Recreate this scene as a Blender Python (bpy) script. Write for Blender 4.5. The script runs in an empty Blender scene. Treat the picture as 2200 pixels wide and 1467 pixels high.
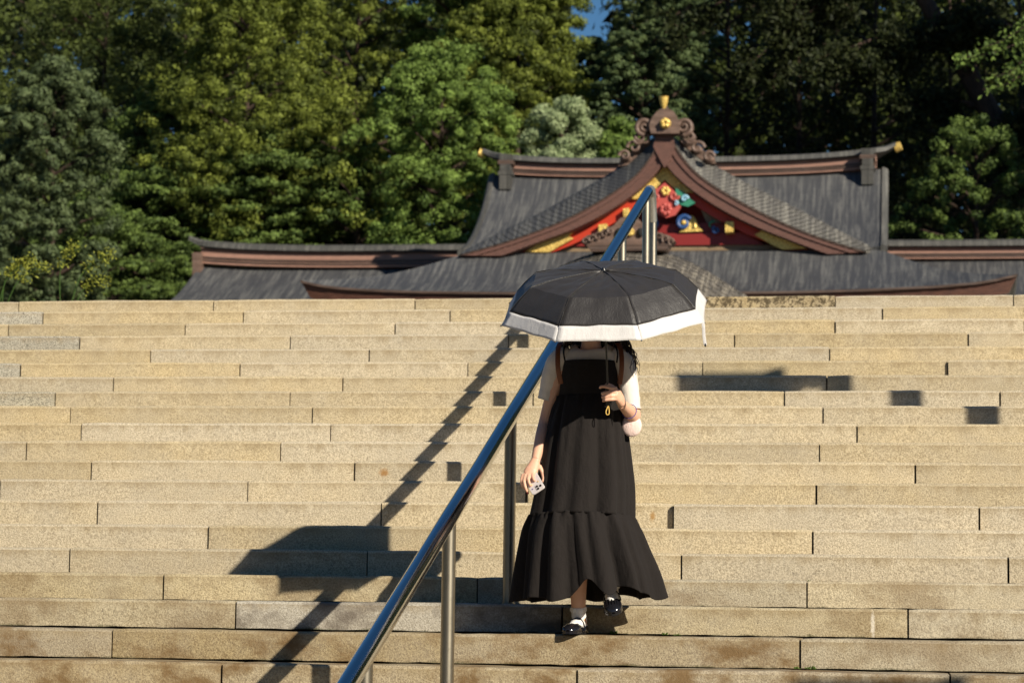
import bpy, bmesh, math, random
import numpy as np
from mathutils import Vector, Matrix
from math import sin, cos, pi, radians
rng = random.Random(7)
SC = bpy.context.scene
COL = SC.collection

# ------------------------------------------------------------------ camera, sky, sun, exposure
cam_d = bpy.data.cameras.new('camera')
cam = bpy.data.objects.new('camera', cam_d)
COL.objects.link(cam)
(_r, _u, _f) = [Vector(v) for v in [[0.9878466, 0.1548556, 0.0133707], [0.0040743, -0.1117919, 0.9937233], [-0.1553783, 0.9815917, 0.1110642]]]
M = Matrix((_r, _u, -_f)).transposed().to_4x4()
M.translation = Vector((0, -11.7711, 0.2217))
cam.matrix_world = M
cam_d.sensor_width = 36.0
cam_d.lens = 87.55
cam_d.clip_start = 0.1
cam_d.clip_end = 3000
cam_d.dof.use_dof = True
cam_d.dof.focus_distance = 12.3
cam_d.dof.aperture_fstop = 4.8
cam_d.dof.aperture_blades = 9
SC.camera = cam

LIGHT = Vector((-1.12, 1.0, -0.78)).normalized()      # direction the sunlight travels
sun_el = math.asin(-LIGHT.z)
sun_az = math.atan2(-LIGHT.x, -LIGHT.y)                # clockwise from +Y
W = bpy.data.worlds.new('World')
SC.world = W
W.use_nodes = True
nt = W.node_tree
nt.nodes.clear()
sky = nt.nodes.new('ShaderNodeTexSky')
sky.sky_type = 'NISHITA'
sky.sun_disc = False
sky.sun_elevation = sun_el
sky.sun_rotation = sun_az
sky.air_density = 1.0
sky.dust_density = 0.1
sky.ozone_density = 3.5
bg = nt.nodes.new('ShaderNodeBackground')
bg.inputs['Strength'].default_value = 0.05
ow = nt.nodes.new('ShaderNodeOutputWorld')
hsv = nt.nodes.new('ShaderNodeHueSaturation'); hsv.inputs['Saturation'].default_value = 1.22
nt.links.new(sky.outputs[0], hsv.inputs['Color']); nt.links.new(hsv.outputs[0], bg.inputs[0])
nt.links.new(bg.outputs[0], ow.inputs[0])

sun_d = bpy.data.lights.new('sun', 'SUN')
sun_d.energy = 5.0
sun_d.angle = radians(0.53)
sun_d.color = (1.0, 0.915, 0.76)
sun = bpy.data.objects.new('sun', sun_d)
COL.objects.link(sun)
sun.rotation_euler = (-LIGHT).to_track_quat('Z', 'Y').to_euler()
sun.location = (20, -20, 20)

SC.view_settings.view_transform = 'Standard'
SC.view_settings.look = 'None'
SC.view_settings.exposure = 0.47
SC.view_settings.gamma = 1.0
SC.view_settings.use_curve_mapping = False

# ------------------------------------------------------------------ materials
def mat(name, color=(.5, .5, .5), rough=.7, metal=0.0, **kw):
    m = bpy.data.materials.new(name)
    m.use_nodes = True
    b = m.node_tree.nodes['Principled BSDF']
    b.inputs['Base Color'].default_value = (*color, 1)
    b.inputs['Roughness'].default_value = rough
    b.inputs['Metallic'].default_value = metal
    for k, v in kw.items():
        b.inputs[k.replace('_', ' ')].default_value = v
    return m

class NT:
    """tiny helper to write node graphs"""
    def __init__(s, m):
        s.m = m; s.t = m.node_tree; s.b = s.t.nodes['Principled BSDF']
    def n(s, typ, **kw):
        nd = s.t.nodes.new(typ)
        for k, v in kw.items():
            if k.startswith('i_'):
                nd.inputs[k[2:].replace('_', ' ')].default_value = v
            else:
                setattr(nd, k, v)
        return nd
    def l(s, a, b): s.t.links.new(a, b)
    def coord(s, kind='Object', scale=(1, 1, 1)):
        if kind == 'World':
            g = s.n('ShaderNodeNewGeometry'); o = g.outputs['Position']
        else:
            g = s.n('ShaderNodeTexCoord'); o = g.outputs[kind]
        mp = s.n('ShaderNodeMapping'); mp.inputs['Scale'].default_value = scale
        s.l(o, mp.inputs[0])
        return mp.outputs[0]
    def noise(s, co, scale, detail=4, rough=.6):
        nd = s.n('ShaderNodeTexNoise'); nd.inputs['Scale'].default_value = scale
        nd.inputs['Detail'].default_value = detail; nd.inputs['Roughness'].default_value = rough
        s.l(co, nd.inputs['Vector'])
        return nd.outputs[0]
    def ramp(s, v, stops):
        r = s.n('ShaderNodeValToRGB')
        e = r.color_ramp.elements
        while len(e) < len(stops): e.new(0.5)
        for el, (p, c) in zip(e, stops):
            el.position = p
            el.color = (c, c, c, 1) if isinstance(c, (int, float)) else (*c, 1)
        s.l(v, r.inputs[0])
        return r.outputs[0]
    def mix(s, f, a, b, mode='MIX'):
        x = s.n('ShaderNodeMix', data_type='RGBA', blend_type=mode)
        for sock, v in ((x.inputs[0], f), (x.inputs[6], a), (x.inputs[7], b)):
            if isinstance(v, (int, float)): sock.default_value = v
            elif isinstance(v, tuple): sock.default_value = (*v, 1)
            else: s.l(v, sock)
        return x.outputs[2]
    def math(s, op, a, b=0.0, c=None):
        x = s.n('ShaderNodeMath', operation=op)
        for i, v in enumerate((a, b) if c is None else (a, b, c)):
            if isinstance(v, (int, float)): x.inputs[i].default_value = v
            else: s.l(v, x.inputs[i])
        return x.outputs[0]
    def bump(s, h, strength=.3, dist=.01):
        b = s.n('ShaderNodeBump'); b.inputs['Strength'].default_value = strength
        b.inputs['Distance'].default_value = dist
        s.l(h, b.inputs['Height']); s.l(b.outputs[0], s.b.inputs['Normal'])
    def color(s, c): s.l(c, s.b.inputs['Base Color'])

def granite(name, base, dark, speck=.5, stain=0.0, stain_col=(.16, .10, .045), moss=0.0):
    m = mat(name, base, .85); g = NT(m)
    P = g.coord('World')
    oi = g.n('ShaderNodeObjectInfo')
    off = g.n('ShaderNodeVectorMath', operation='ADD')
    sc = g.n('ShaderNodeVectorMath', operation='SCALE'); sc.inputs[3].default_value = 37.0
    cmb = g.n('ShaderNodeCombineXYZ'); g.l(oi.outputs['Random'], cmb.inputs[0]); g.l(oi.outputs['Random'], cmb.inputs[2])
    g.l(cmb.outputs[0], sc.inputs[0]); g.l(P, off.inputs[0]); g.l(sc.outputs[0], off.inputs[1])
    Q = off.outputs[0]
    fine = g.noise(Q, 120, 3, .8)
    mid = g.noise(Q, 48, 5, .75)
    big = g.noise(Q, 2.6, 4, .6)
    c = g.mix(g.ramp(fine, [(.38, 0.0), (.60, 1.0)]), dark, base)
    c = g.mix(speck, base, c)
    # rare dark pits
    pit = g.ramp(mid, [(.33, 0.0), (.40, 1.0)])
    c = g.mix(g.math('MULTIPLY', g.math('SUBTRACT', 1.0, pit), .65), c, tuple(v * .35 for v in dark))
    # block to block tint and broad weathering
    hs = g.n('ShaderNodeHueSaturation')
    g.l(g.math('MULTIPLY_ADD', oi.outputs['Random'], .22, .89), hs.inputs['Value'])
    rr = g.math('FRACT', g.math('MULTIPLY', oi.outputs['Random'], 17.3))
    g.l(g.math('MULTIPLY_ADD', rr, .32, .74), hs.inputs['Saturation'])
    g.l(c, hs.inputs['Color']); c = hs.outputs[0]
    c = g.mix(g.ramp(big, [(.35, .0), (.68, .34)]), c, (.36, .325, .265))
    # browner just under the nosing, reaching down unevenly (object z = 0 at the tread)
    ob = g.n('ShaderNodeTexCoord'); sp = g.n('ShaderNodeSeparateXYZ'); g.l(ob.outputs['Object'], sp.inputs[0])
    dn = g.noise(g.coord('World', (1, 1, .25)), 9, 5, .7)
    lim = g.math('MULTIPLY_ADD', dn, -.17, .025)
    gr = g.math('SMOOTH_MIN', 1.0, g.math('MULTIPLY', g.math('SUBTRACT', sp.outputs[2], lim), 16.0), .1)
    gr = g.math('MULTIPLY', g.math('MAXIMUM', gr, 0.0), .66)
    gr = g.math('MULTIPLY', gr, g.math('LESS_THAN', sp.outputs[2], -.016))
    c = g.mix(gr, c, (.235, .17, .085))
    if stain:
        sn = g.noise(g.coord('World', (1, 1, 1.6)), 2.3, 5, .65)
        c = g.mix(g.math('MULTIPLY', g.ramp(sn, [(.47, 0.0), (.60, 1.0)]), stain), c, stain_col)
    if moss:
        mn = g.noise(Q, 30, 5, .8)
        mb_ = g.noise(g.coord('World', (1, 1, 1)), 5, 3, .6)
        edge = g.math('ADD', g.math('MULTIPLY', mn, -.030), g.math('MULTIPLY', mb_, -.05))
        ml = g.ramp(g.math('MULTIPLY', g.math('SUBTRACT', g.math('SUBTRACT', -.098, sp.outputs[2]), g.math('MULTIPLY', edge, -1.0)), 60.0), [(0.0, 0.0), (1.0, 1.0)])
        c = g.mix(g.math('MULTIPLY', ml, moss), c, (.05, .05, .018))
    # two rust spots and one chalky streak where they are on the risers
    geo = g.n('ShaderNodeNewGeometry'); sx = g.n('ShaderNodeSeparateXYZ'); g.l(geo.outputs['Position'], sx.inputs[0])
    wob = g.noise(P, 70, 3, .7)
    for (mx, mz), rx, rz, col, yy in MARKS:
        ex = g.math('MULTIPLY', g.math('SUBTRACT', sx.outputs[0], mx), 1 / rx); ez = g.math('MULTIPLY', g.math('SUBTRACT', sx.outputs[2], mz), 1 / rz)
        dd = g.math('SQRT', g.math('ADD', g.math('MULTIPLY', ex, ex), g.math('MULTIPLY', ez, ez)))
        k = g.ramp(g.math('ADD', g.math('MULTIPLY', dd, .5), g.math('MULTIPLY_ADD', wob, .7, -.35)), [(.2, .85), (.55, 0.0)])
        k = g.math('MULTIPLY', k, g.math('LESS_THAN', g.math('ABSOLUTE', g.math('SUBTRACT', sx.outputs[1], yy)), .1))
        c = g.mix(k, c, col)
    g.color(c)
    h = g.math('ADD', g.math('MULTIPLY', fine, .6), g.math('MULTIPLY', mid, 1.0))
    g.bump(h, .75, .006)
    g.b.inputs['Specular IOR Level'].default_value = .25
    return m

MARKS = [([(-3.213,1.126)][0], .035, .03, (.30, .15, .04), 3.478), ([(-1.439,0.830)][0], .018, .032, (.34, .19, .06), 2.608), ([(-0.158,0.221)][0], .012, .075, (.66, .60, .5), .869)]
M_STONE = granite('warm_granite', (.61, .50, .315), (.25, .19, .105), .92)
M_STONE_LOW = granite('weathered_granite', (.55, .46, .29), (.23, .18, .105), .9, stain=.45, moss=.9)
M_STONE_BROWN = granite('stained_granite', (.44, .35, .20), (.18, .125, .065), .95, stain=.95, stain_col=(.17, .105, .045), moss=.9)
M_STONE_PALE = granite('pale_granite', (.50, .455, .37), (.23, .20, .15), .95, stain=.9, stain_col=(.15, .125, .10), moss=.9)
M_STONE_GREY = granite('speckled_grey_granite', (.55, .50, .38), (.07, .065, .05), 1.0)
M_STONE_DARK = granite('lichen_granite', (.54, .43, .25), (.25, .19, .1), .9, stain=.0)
g = NT(M_STONE_DARK)
_src = g.b.inputs['Base Color'].links[0].from_socket
_n = g.noise(g.coord('World', (1, 1, 1)), 26, 6, .8)
g.color(g.mix(g.ramp(_n, [(.46, 0.0), (.53, .95)]), _src, (.075, .055, .03)))
M_CORE = mat('dark_mortar', (.045, .038, .028), .95)  # dark mortar tone of the core behind the joints

def metal_roof(name, c1=(.062, .063, .068), c2=(.20, .20, .19), lines=30.0, amt=.62):
    m = mat(name, c1, .55, 0.0); g = NT(m)
    s1 = g.noise(g.coord('World', (4.2, .25, .22)), 3.4, 6, .70)
    s2 = g.noise(g.coord('World', (.35, .6, 4.5)), 5.0, 5, .8)
    c = g.mix(g.math('MULTIPLY', g.ramp(s1, [(.46, 0.0), (.66, 1.0)]), amt), c1, c2)
    c = g.mix(g.math('MULTIPLY', g.ramp(s2, [(.40, 0.0), (.62, 1.0)]), .35), c, (.035, .036, .042))
    w = g.n('ShaderNodeTexWave', bands_direction='Z', wave_profile='SAW'); w.inputs['Scale'].default_value = lines / 6.28
    w.inputs['Distortion'].default_value = .4
    g.l(g.coord('World'), w.inputs['Vector'])
    c = g.mix(g.math('MULTIPLY', g.ramp(w.outputs['Fac'], [(.0, 1.0), (.3, 0.0)]), .45), c, (.022, .022, .026))
    g.color(c)
    g.bump(w.outputs['Fac'], .6, .02)
    g.l(g.math('MULTIPLY_ADD', s1, .4, .38), g.b.inputs['Roughness'])
    return m
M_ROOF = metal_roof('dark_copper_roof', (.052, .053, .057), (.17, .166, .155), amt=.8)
M_ROOF_PALE = metal_roof('sunlit_copper_roof', (.085, .078, .068), (.25, .235, .20), 24.0, .9)  # right verge only: its sunlit side put into a paler, warmer colour
M_PORCH = metal_roof('tan_sunlit_copper_sheet', (.11, .095, .075), (.32, .28, .22), 24.0, .9)  # tan porch sheets, golden sunlight put into the lighter colour
M_CAP = metal_roof('ridge_cap_metal', (.075, .072, .064), (.19, .18, .16), 60.0, .7)

def layered(name, c, c2, scale=46.0):
    m = mat(name, c, .6); g = NT(m)
    n1 = g.noise(g.coord('World', (1, 1, 3)), 6, 4)
    g.color(g.mix(g.ramp(n1, [(.3, 0.0), (.7, 1.0)]), c, c2))
    w = g.n('ShaderNodeTexWave', bands_direction='Z', wave_profile='SIN'); w.inputs['Scale'].default_value = scale / 6.28
    g.l(g.coord('World'), w.inputs['Vector'])
    g.bump(w.outputs['Fac'], .5, .015)
    return m
M_FASCIA = layered('red_brown_copper_fascia', (.145, .066, .049), (.095, .046, .035))
M_EAVE = layered('dark_red_eave', (.155, .062, .038), (.09, .036, .024), 90.0)
M_BAND = layered('pink_brown_ridge_band', (.34, .185, .135), (.25, .135, .10), 10.0)
M_TRIM = layered('brown_trim', (.10, .06, .042), (.06, .038, .03), 30.0)
M_ONI = layered('carved_brown_copper', (.17, .105, .078), (.09, .055, .04), 12.0)
M_TAN = layered('tan_timber', (.25, .17, .095), (.17, .115, .065), 20.0)

M_GOLD = mat('gilt_copper', (.80, .54, .14), .42, .35); g = NT(M_GOLD)
_v = g.n('ShaderNodeTexVoronoi', feature='DISTANCE_TO_EDGE'); _v.inputs['Scale'].default_value = 14
g.l(g.coord('World'), _v.inputs['Vector']); g.bump(_v.outputs['Distance'], .8, .02)
g.color(g.mix(g.ramp(_v.outputs['Distance'], [(.0, .0), (.12, 1.0)]), (.50, .30, .06), (.85, .60, .17)))
M_RED = mat('vermilion_lacquer', (.46, .036, .012), .45)
M_DRED = mat('deep_red_lacquer', (.20, .012, .010), .5)
M_PINKRED = mat('painted_rose_red', (.44, .075, .06), .5)
M_BLUE = mat('painted_blue', (.02, .07, .22), .5)
M_SKYB = mat('painted_pale_blue', (.25, .48, .62), .5)
M_GREEN = mat('painted_green', (.03, .20, .12), .5)
M_WHITE = mat('white_plaster', (.62, .60, .54), .8)
M_BLACKH = mat('hollow_shade_black', (.012, .010, .010), .9)  # black that paints the shade of hollows
M_TIMBER = mat('dark_red_timber', (.16, .02, .012), .6)

def steel(name, col=(.60, .59, .56), rough=.2, spots=True):
    m = mat(name, col, rough, 1.0); g = NT(m)
    n1 = g.noise(g.coord('World', (1, .3, .3)), 7, 4, .6)
    n2 = g.noise(g.coord('World', (1, 1, .3)), 90, 3, .7)
    g.l(g.math('ADD', g.math('MULTIPLY', n1, .30), rough - .12), g.b.inputs['Roughness'])
    g.color(g.mix(g.ramp(n2, [(.55, 0.0), (.75, .5)]), col, tuple(v * .55 for v in col)))
    g.bump(n1, .03, .002)
    return m
M_RAIL = mat('polished_steel_rail', (.60, .60, .59), .13, 1.0)
M_POST = steel('brushed_steel_post', (.36, .32, .25), .33)
M_POSTL = steel('dull_steel_elbow', (.50, .50, .48), .5)

def fabric(name, col, rough=.85, weave=900, wr=.25, sheen=0.0):
    m = mat(name, col, rough); g = NT(m)
    n1 = g.noise(g.coord('Object', (1, 1, .5)), 26, 4, .6)
    n2 = g.noise(g.coord('Object'), weave * .25, 2, .5)
    g.bump(g.math('ADD', g.math('MULTIPLY', n1, 1.0), g.math('MULTIPLY', n2, .35)), wr, .012)
    g.color(g.mix(g.ramp(n1, [(.3, 0.0), (.75, .3)]), col, tuple(min(1, v * 1.5) for v in col)))
    g.b.inputs['Sheen Weight'].default_value = sheen
    g.b.inputs['Sheen Roughness'].default_value = .5
    return m
M_DRESS = fabric('black_crepe_fabric', (.0128, .0100, .0090), .85, 1400, .8, .02)
M_DRESS.node_tree.nodes['Principled BSDF'].inputs['Specular IOR Level'].default_value = .22
M_SHIRT = fabric('off_white_knit', (.66, .60, .54), .85, 1200, .35)
M_SOCK = fabric('white_sock_knit', (.78, .74, .70), .85, 2000, .5)
M_UMB = fabric('black_umbrella_nylon', (.024, .021, .020), .5, 700, .3, .05)
M_UMBW = fabric('white_umbrella_border', (.57, .55, .54), .6, 700, .25)
M_LEATHER = mat('brown_leather', (.15, .045, .015), .5)
M_SHOE = mat('black_patent_leather', (.010, .010, .013), .14)
M_PINK = fabric('pale_pink_plush', (.74, .55, .50), .9, 500, .5)
M_BLKPLASTIC = mat('black_plastic', (.012, .012, .013), .35)
M_STRAP = mat('yellow_cord', (.65, .42, .10), .7)
M_PURPLE = mat('purple_cord', (.13, .09, .28), .6)
M_PHONE = mat('pearly_phone_case', (.62, .56, .55), .22)
M_LENS = mat('dark_lens_glass', (.02, .012, .008), .05)
M_NAIL = mat('dark_red_nail', (.20, .02, .02), .2)
M_SKIN = mat('skin', (.66, .385, .265), .5)
M_SKIN.node_tree.nodes['Principled BSDF'].inputs['Subsurface Weight'].default_value = .12
M_SKIN.node_tree.nodes['Principled BSDF'].inputs['Subsurface Radius'].default_value = (.012, .005, .003)
g = NT(M_SKIN)
_n = g.noise(g.coord('Object'), 22, 4, .6)
g.color(g.mix(g.ramp(_n, [(.35, .0), (.7, .6)]), (.68, .40, .275), (.64, .33, .225)))
M_HAIR = mat('dark_brown_hair', (.018, .009, .006), .38)
M_LIP = mat('lips', (.45, .12, .10), .4)
M_EYE = mat('eye', (.03, .02, .015), .2)

def foliage(name, c1, c2, trans=.11, rough=.65):
    m = mat(name, c1, rough); g = NT(m)
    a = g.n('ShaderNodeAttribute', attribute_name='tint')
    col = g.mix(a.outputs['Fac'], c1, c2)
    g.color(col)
    g.b.inputs['Specular IOR Level'].default_value = .22
    tr = g.n('ShaderNodeBsdfTranslucent')
    hs = g.n('ShaderNodeHueSaturation'); hs.inputs['Value'].default_value = 1.3; g.l(col, hs.inputs['Color'])
    g.l(hs.outputs[0], tr.inputs[0])
    mx = g.n('ShaderNodeMixShader'); mx.inputs[0].default_value = trans
    out = g.t.nodes['Material Output']
    g.l(g.b.outputs[0], mx.inputs[1]); g.l(tr.outputs[0], mx.inputs[2]); g.l(mx.outputs[0], out.inputs[0])
    return m
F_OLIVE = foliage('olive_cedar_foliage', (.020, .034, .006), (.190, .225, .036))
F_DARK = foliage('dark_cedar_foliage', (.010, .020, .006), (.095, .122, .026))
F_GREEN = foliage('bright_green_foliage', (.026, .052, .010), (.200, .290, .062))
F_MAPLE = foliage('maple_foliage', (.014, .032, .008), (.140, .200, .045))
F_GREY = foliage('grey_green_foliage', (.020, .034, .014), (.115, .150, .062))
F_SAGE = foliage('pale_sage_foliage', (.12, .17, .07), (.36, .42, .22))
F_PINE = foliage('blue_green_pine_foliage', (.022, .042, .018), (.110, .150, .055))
F_SHADE = foliage('shade_toned_foliage', (.010, .016, .005), (.036, .044, .012))  # shade lying on the dark woods put into the leaf colour
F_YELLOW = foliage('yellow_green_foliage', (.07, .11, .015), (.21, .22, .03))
M_BARK = mat('bark', (.075, .042, .026), .9); g = NT(M_BARK)
_n = g.noise(g.coord('World', (1, 1, .25)), 9, 6, .7)
g.color(g.mix(g.ramp(_n, [(.35, 0.0), (.7, 1.0)]), (.020, .012, .008), (.080, .046, .030))); g.bump(_n, .9, .06)
M_GRAVEL = mat('pale_gravel', (.30, .27, .21), .95); g = NT(M_GRAVEL)
_n = g.noise(g.coord('World'), 40, 5, .7); g.color(g.mix(g.ramp(_n, [(.35, 0.0), (.7, 1.0)]), (.10, .09, .065), (.26, .23, .18))); g.bump(_n, .6, .02)
M_EARTH = mat('earth_and_turf', (.06, .06, .025), .95); g = NT(M_EARTH)
_n = g.noise(g.coord('World'), 3, 6, .7); g.color(g.mix(_n, (.05, .06, .02), (.10, .08, .04))); g.bump(_n, .6, .1)
M_GRASS = foliage('weed_leaves', (.05, .10, .02), (.14, .22, .04))
M_RUST = mat('rust_stain', (.30, .12, .03), .9)
M_CHALK = mat('white_chalk_mark', (.66, .60, .52), .9)

# ------------------------------------------------------------------ mesh builder
class MB:
    def __init__(s): s.v = []; s.f = []
    def add(s, vs, fs):
        o = len(s.v); s.v += [tuple(p) for p in vs]; s.f += [tuple(i + o for i in f) for f in fs]; return s
    def box(s, c, d, R=None):
        x, y, z = d[0] / 2, d[1] / 2, d[2] / 2
        P = [Vector(q) for q in ((-x, -y, -z), (x, -y, -z), (x, y, -z), (-x, y, -z), (-x, -y, z), (x, -y, z), (x, y, z), (-x, y, z))]
        if R is not None: P = [R @ q for q in P]
        return s.add([q + Vector(c) for q in P], [(0, 3, 2, 1), (4, 5, 6, 7), (0, 1, 5, 4), (1, 2, 6, 5), (2, 3, 7, 6), (3, 0, 4, 7)])
    def tube(s, pts, rad, n=10, cap=True, flat=1.0, up=None):
        pts = [Vector(p) for p in pts]
        if isinstance(rad, (int, float)): rad = [rad] * len(pts)
        T = []
        for i in range(len(pts)):
            a = pts[max(0, i - 1)]; b = pts[min(len(pts) - 1, i + 1)]
            T.append((b - a).normalized() if (b - a).length > 1e-9 else Vector((0, 0, 1)))
        N = Vector(up) if up is not None else (Vector((0, 0, 1)) if abs(T[0].z) < .9 else Vector((1, 0, 0)))
        rings = []
        for i, p in enumerate(pts):
            N = (N - T[i] * N.dot(T[i])).normalized()
            Bn = T[i].cross(N)
            r = rad[i]
            r1, r2 = (r if isinstance(r, (tuple, list)) else (r, r * flat))
            rings.append([p + Bn * (cos(2 * pi * k / n) * r1) + N * (sin(2 * pi * k / n) * r2) for k in range(n)])
        return s.rings(rings, cap)
    def rings(s, rings, cap=True, closed=True):
        n = len(rings[0]); vs = [p for r in rings for p in r]; fs = []
        for i in range(len(rings) - 1):
            for k in range(n if closed else n - 1):
                k2 = (k + 1) % n
                fs.append((i * n + k, i * n + k2, (i + 1) * n + k2, (i + 1) * n + k))
        if cap:
            fs.append(tuple(range(n))[::-1]); fs.append(tuple((len(rings) - 1) * n + k for k in range(n)))
        return s.add(vs, fs)
    def grid(s, fn, nu, nv):
        vs = [fn(i / nu, j / nv) for i in range(nu + 1) for j in range(nv + 1)]
        fs = [(i * (nv + 1) + j, (i + 1) * (nv + 1) + j, (i + 1) * (nv + 1) + j + 1, i * (nv + 1) + j + 1) for i in range(nu) for j in range(nv)]
        return s.add(vs, fs)
    def slab(s, fn, nu, nv, th):
        """grid sheet with real thickness; th = offset vector from the face"""
        th = Vector(th); a = len(s.v)
        s.grid(fn, nu, nv); b = len(s.v)
        s.grid(lambda u, v: Vector(fn(u, v)) + th, nu, nv)
        w = nv + 1; edge = [i * w for i in range(nu + 1)] + [nu * w + j for j in range(1, nv + 1)] + [i * w + nv for i in range(nu - 1, -1, -1)] + [j for j in range(nv - 1, 0, -1)]
        m = len(edge)
        for i in range(m):
            p, q = edge[i], edge[(i + 1) % m]
            s.f.append((a + p, b + p, b + q, a + q))
        return s
    def prism(s, xz, y0, y1):
        """outline in the XZ plane given thickness along Y"""
        n = len(xz)
        vs = [(x, y0, z) for x, z in xz] + [(x, y1, z) for x, z in xz]
        fs = [tuple(range(n)), tuple(range(2 * n - 1, n - 1, -1))] + [(i, i + n, (i + 1) % n + n, (i + 1) % n) for i in range(n)]
        return s.add(vs, fs)
    def band(s, up, lo, y0, y1):
        """solid strip between two polylines (XZ) with thickness in Y"""
        n = len(up)
        rings = [[(up[i][0], y0, up[i][1]), (lo[i][0], y0, lo[i][1]), (lo[i][0], y1, lo[i][1]), (up[i][0], y1, up[i][1])] for i in range(n)]
        return s.rings(rings, True)
    def ball(s, c, r, nu=14, nv=9, R=None):
        if isinstance(r, (int, float)): r = (r, r, r)
        rings = []
        for i in range(nv + 1):
            a = -pi / 2 + pi * (i + .02) / (nv + .04)
            q = [Vector((cos(a) * cos(2 * pi * k / nu) * r[0], cos(a) * sin(2 * pi * k / nu) * r[1], sin(a) * r[2])) for k in range(nu)]
            if R is not None: q = [R @ p for p in q]
            rings.append([p + Vector(c) for p in q])
        return s.rings(rings, True)
    def mesh(s, name, origin=(0, 0, 0)):
        me = bpy.data.meshes.new(name)
        o = Vector(origin)
        me.from_pydata([Vector(p) - o for p in s.v], [], s.f)
        bm = bmesh.new(); bm.from_mesh(me)
        bmesh.ops.recalc_face_normals(bm, faces=bm.faces)
        bm.to_mesh(me); bm.free()
        return me

def put(name, me, m, parent=None, loc=(0, 0, 0), smooth=False, label=None, cat=None, group=None, kind=None, angle=40):
    o = bpy.data.objects.new(name, me)
    COL.objects.link(o)
    if m is not None and len(me.materials) == 0: me.materials.append(m)
    if parent is not None:
        o.parent = parent
        w = Vector(parent.get('_w', (0, 0, 0)))
        o.location = Vector(loc) - w
    else:
        o.location = loc
    o['_w'] = tuple(loc)
    if smooth:
        for p in me.polygons: p.use_smooth = True
        if angle < 180:
            try: me.set_sharp_from_angle(angle=radians(angle))
            except Exception: pass
    tag(o, label, cat, group, kind)
    return o
def tag(o, label=None, cat=None, group=None, kind=None):
    if label: o['label'] = label
    if cat: o['category'] = cat
    if group: o['group'] = group
    if kind: o['kind'] = kind
    return o
def obj(name, mb, m, parent=None, origin=(0, 0, 0), **kw):
    return put(name, mb.mesh(name, origin), m, parent, origin, **kw)
def thing(name, label, cat, loc=(0, 0, 0), group=None, kind=None):
    o = bpy.data.objects.new(name, None); COL.objects.link(o)
    o.location = loc; o['_w'] = tuple(loc); o.empty_display_size = .2
    return tag(o, label, cat, group, kind)

def lerp(a, b, t): return a + (b - a) * t
def poly(pts, t):
    """point on a polyline of tuples, t 0..1 by x-index with smooth (Catmull-Rom) interpolation"""
    n = len(pts) - 1; x = min(max(t, 0), 1) * n; i = min(int(x), n - 1); f = x - i
    p0 = pts[max(i - 1, 0)]; p1 = pts[i]; p2 = pts[i + 1]; p3 = pts[min(i + 2, n)]
    return tuple(.5 * ((2 * b) + (c - a) * f + (2 * a - 5 * b + 4 * c - d) * f * f + (-a + 3 * b - 3 * c + d) * f ** 3) for a, b, c, d in zip(p0, p1, p2, p3))
def dense(pts, n): return [poly(pts, i / n) for i in range(n + 1)]

# ------------------------------------------------------------------ the stairs
T = 0.43474
R0 = 0.15
ZS = {19: 2.8482, 18: 2.7031, 17: 2.5491, 16: 2.3996, 15: 2.2444, 14: 2.0966, 13: 1.9472, 12: 1.8005, 11: 1.6582, 10: 1.5043, 9: 1.3523, 8: 1.2003, 7: 1.0513, 6: 0.9017, 5: 0.7441, 4: 0.5945, 3: 0.447, 2: 0.304, 1: 0.1523, 0: -0.0003}
JOINTS = {19: [-7.41, -5.705, -3.988, -2.215, -0.541], 18: [-7.033, -5.328, -3.61, -1.869, -0.163], 17: [-5.687, -3.973, -2.227, -0.521], 16: [-6.416, -4.707, -2.993, -1.263, 0.474], 15: [-5.696, -3.989, -2.298, -0.535], 14: [-6.574, -4.87, -3.151, -1.434, 0.308], 13: [-5.7, -3.987, -2.253, -0.532], 12: [-5.986, -4.267, -2.537, -0.805], 11: [-5.721, -3.995, -2.265, -0.527], 10: [-5.488, -3.764, -2.02, -0.299], 9: [-5.713, -3.993, -2.263, -0.525], 8: [-5.122, -3.403, -1.706, 0.065], 7: [-3.971, -2.248, -0.513], 6: [-4.779, -3.042, -1.318, 0.42], 5: [-3.966, -2.232, -0.503], 4: [-4.644, -2.931, -1.196, 0.545], 3: [-3.963, -2.237, -0.503], 2: [-3.441, -1.723, 0.016], 1: [-3.959, -2.226, -0.503], 0: [-3.264, -1.532, 0.207]}
XL, XR = -10.5, 5.2
KMIN = -8
def stepz(k): return ZS.get(k, k * R0)
stairs = thing('stone_stairs', None, None, (0, 0, 0), kind='structure')
srng = random.Random(11)
def block_mesh(x0, x1, y, z, k, h, depth=.62):
    """one cut stone: front face towards -Y, worn rounded nosing, slightly uneven faces"""
    n = max(2, int((x1 - x0) / .07))
    prof = [(0.0, -h), (0.0, -h * .5), (0.0, -.017), (.004, -.006), (.012, -.001), (.02, 0.0), (depth, 0.0), (depth, -h)]
    w1, w2 = srng.uniform(0, 6), srng.uniform(0, 6)
    rings = []
    for i in range(n + 1):
        x = lerp(x0, x1, i / n); ex = .004 if i in (0, n) else 0
        dz = .0018 * sin(x * 5 + w1) + srng.uniform(-.0012, .0012)
        dy = .002 * sin(x * 3 + w2) + srng.uniform(-.0012, .0012)
        bz = srng.uniform(-.001, .004); chip = srng.uniform(.003, .009) if srng.random() < .07 else 0.0
        ring = []
        for j, (py, pz) in enumerate(prof):
            yy = y + py + (dy + ex if j < 6 else 0); zz = z + pz + (dz - ex * .7 if 2 <= j <= 6 else 0)
            if j == 0: zz += bz
            if j in (3, 4): zz -= chip; yy += chip * .8
            ring.append((x, yy, zz))
        rings.append(ring)
    mb = MB(); mb.rings(rings, True)
    return mb
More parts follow.
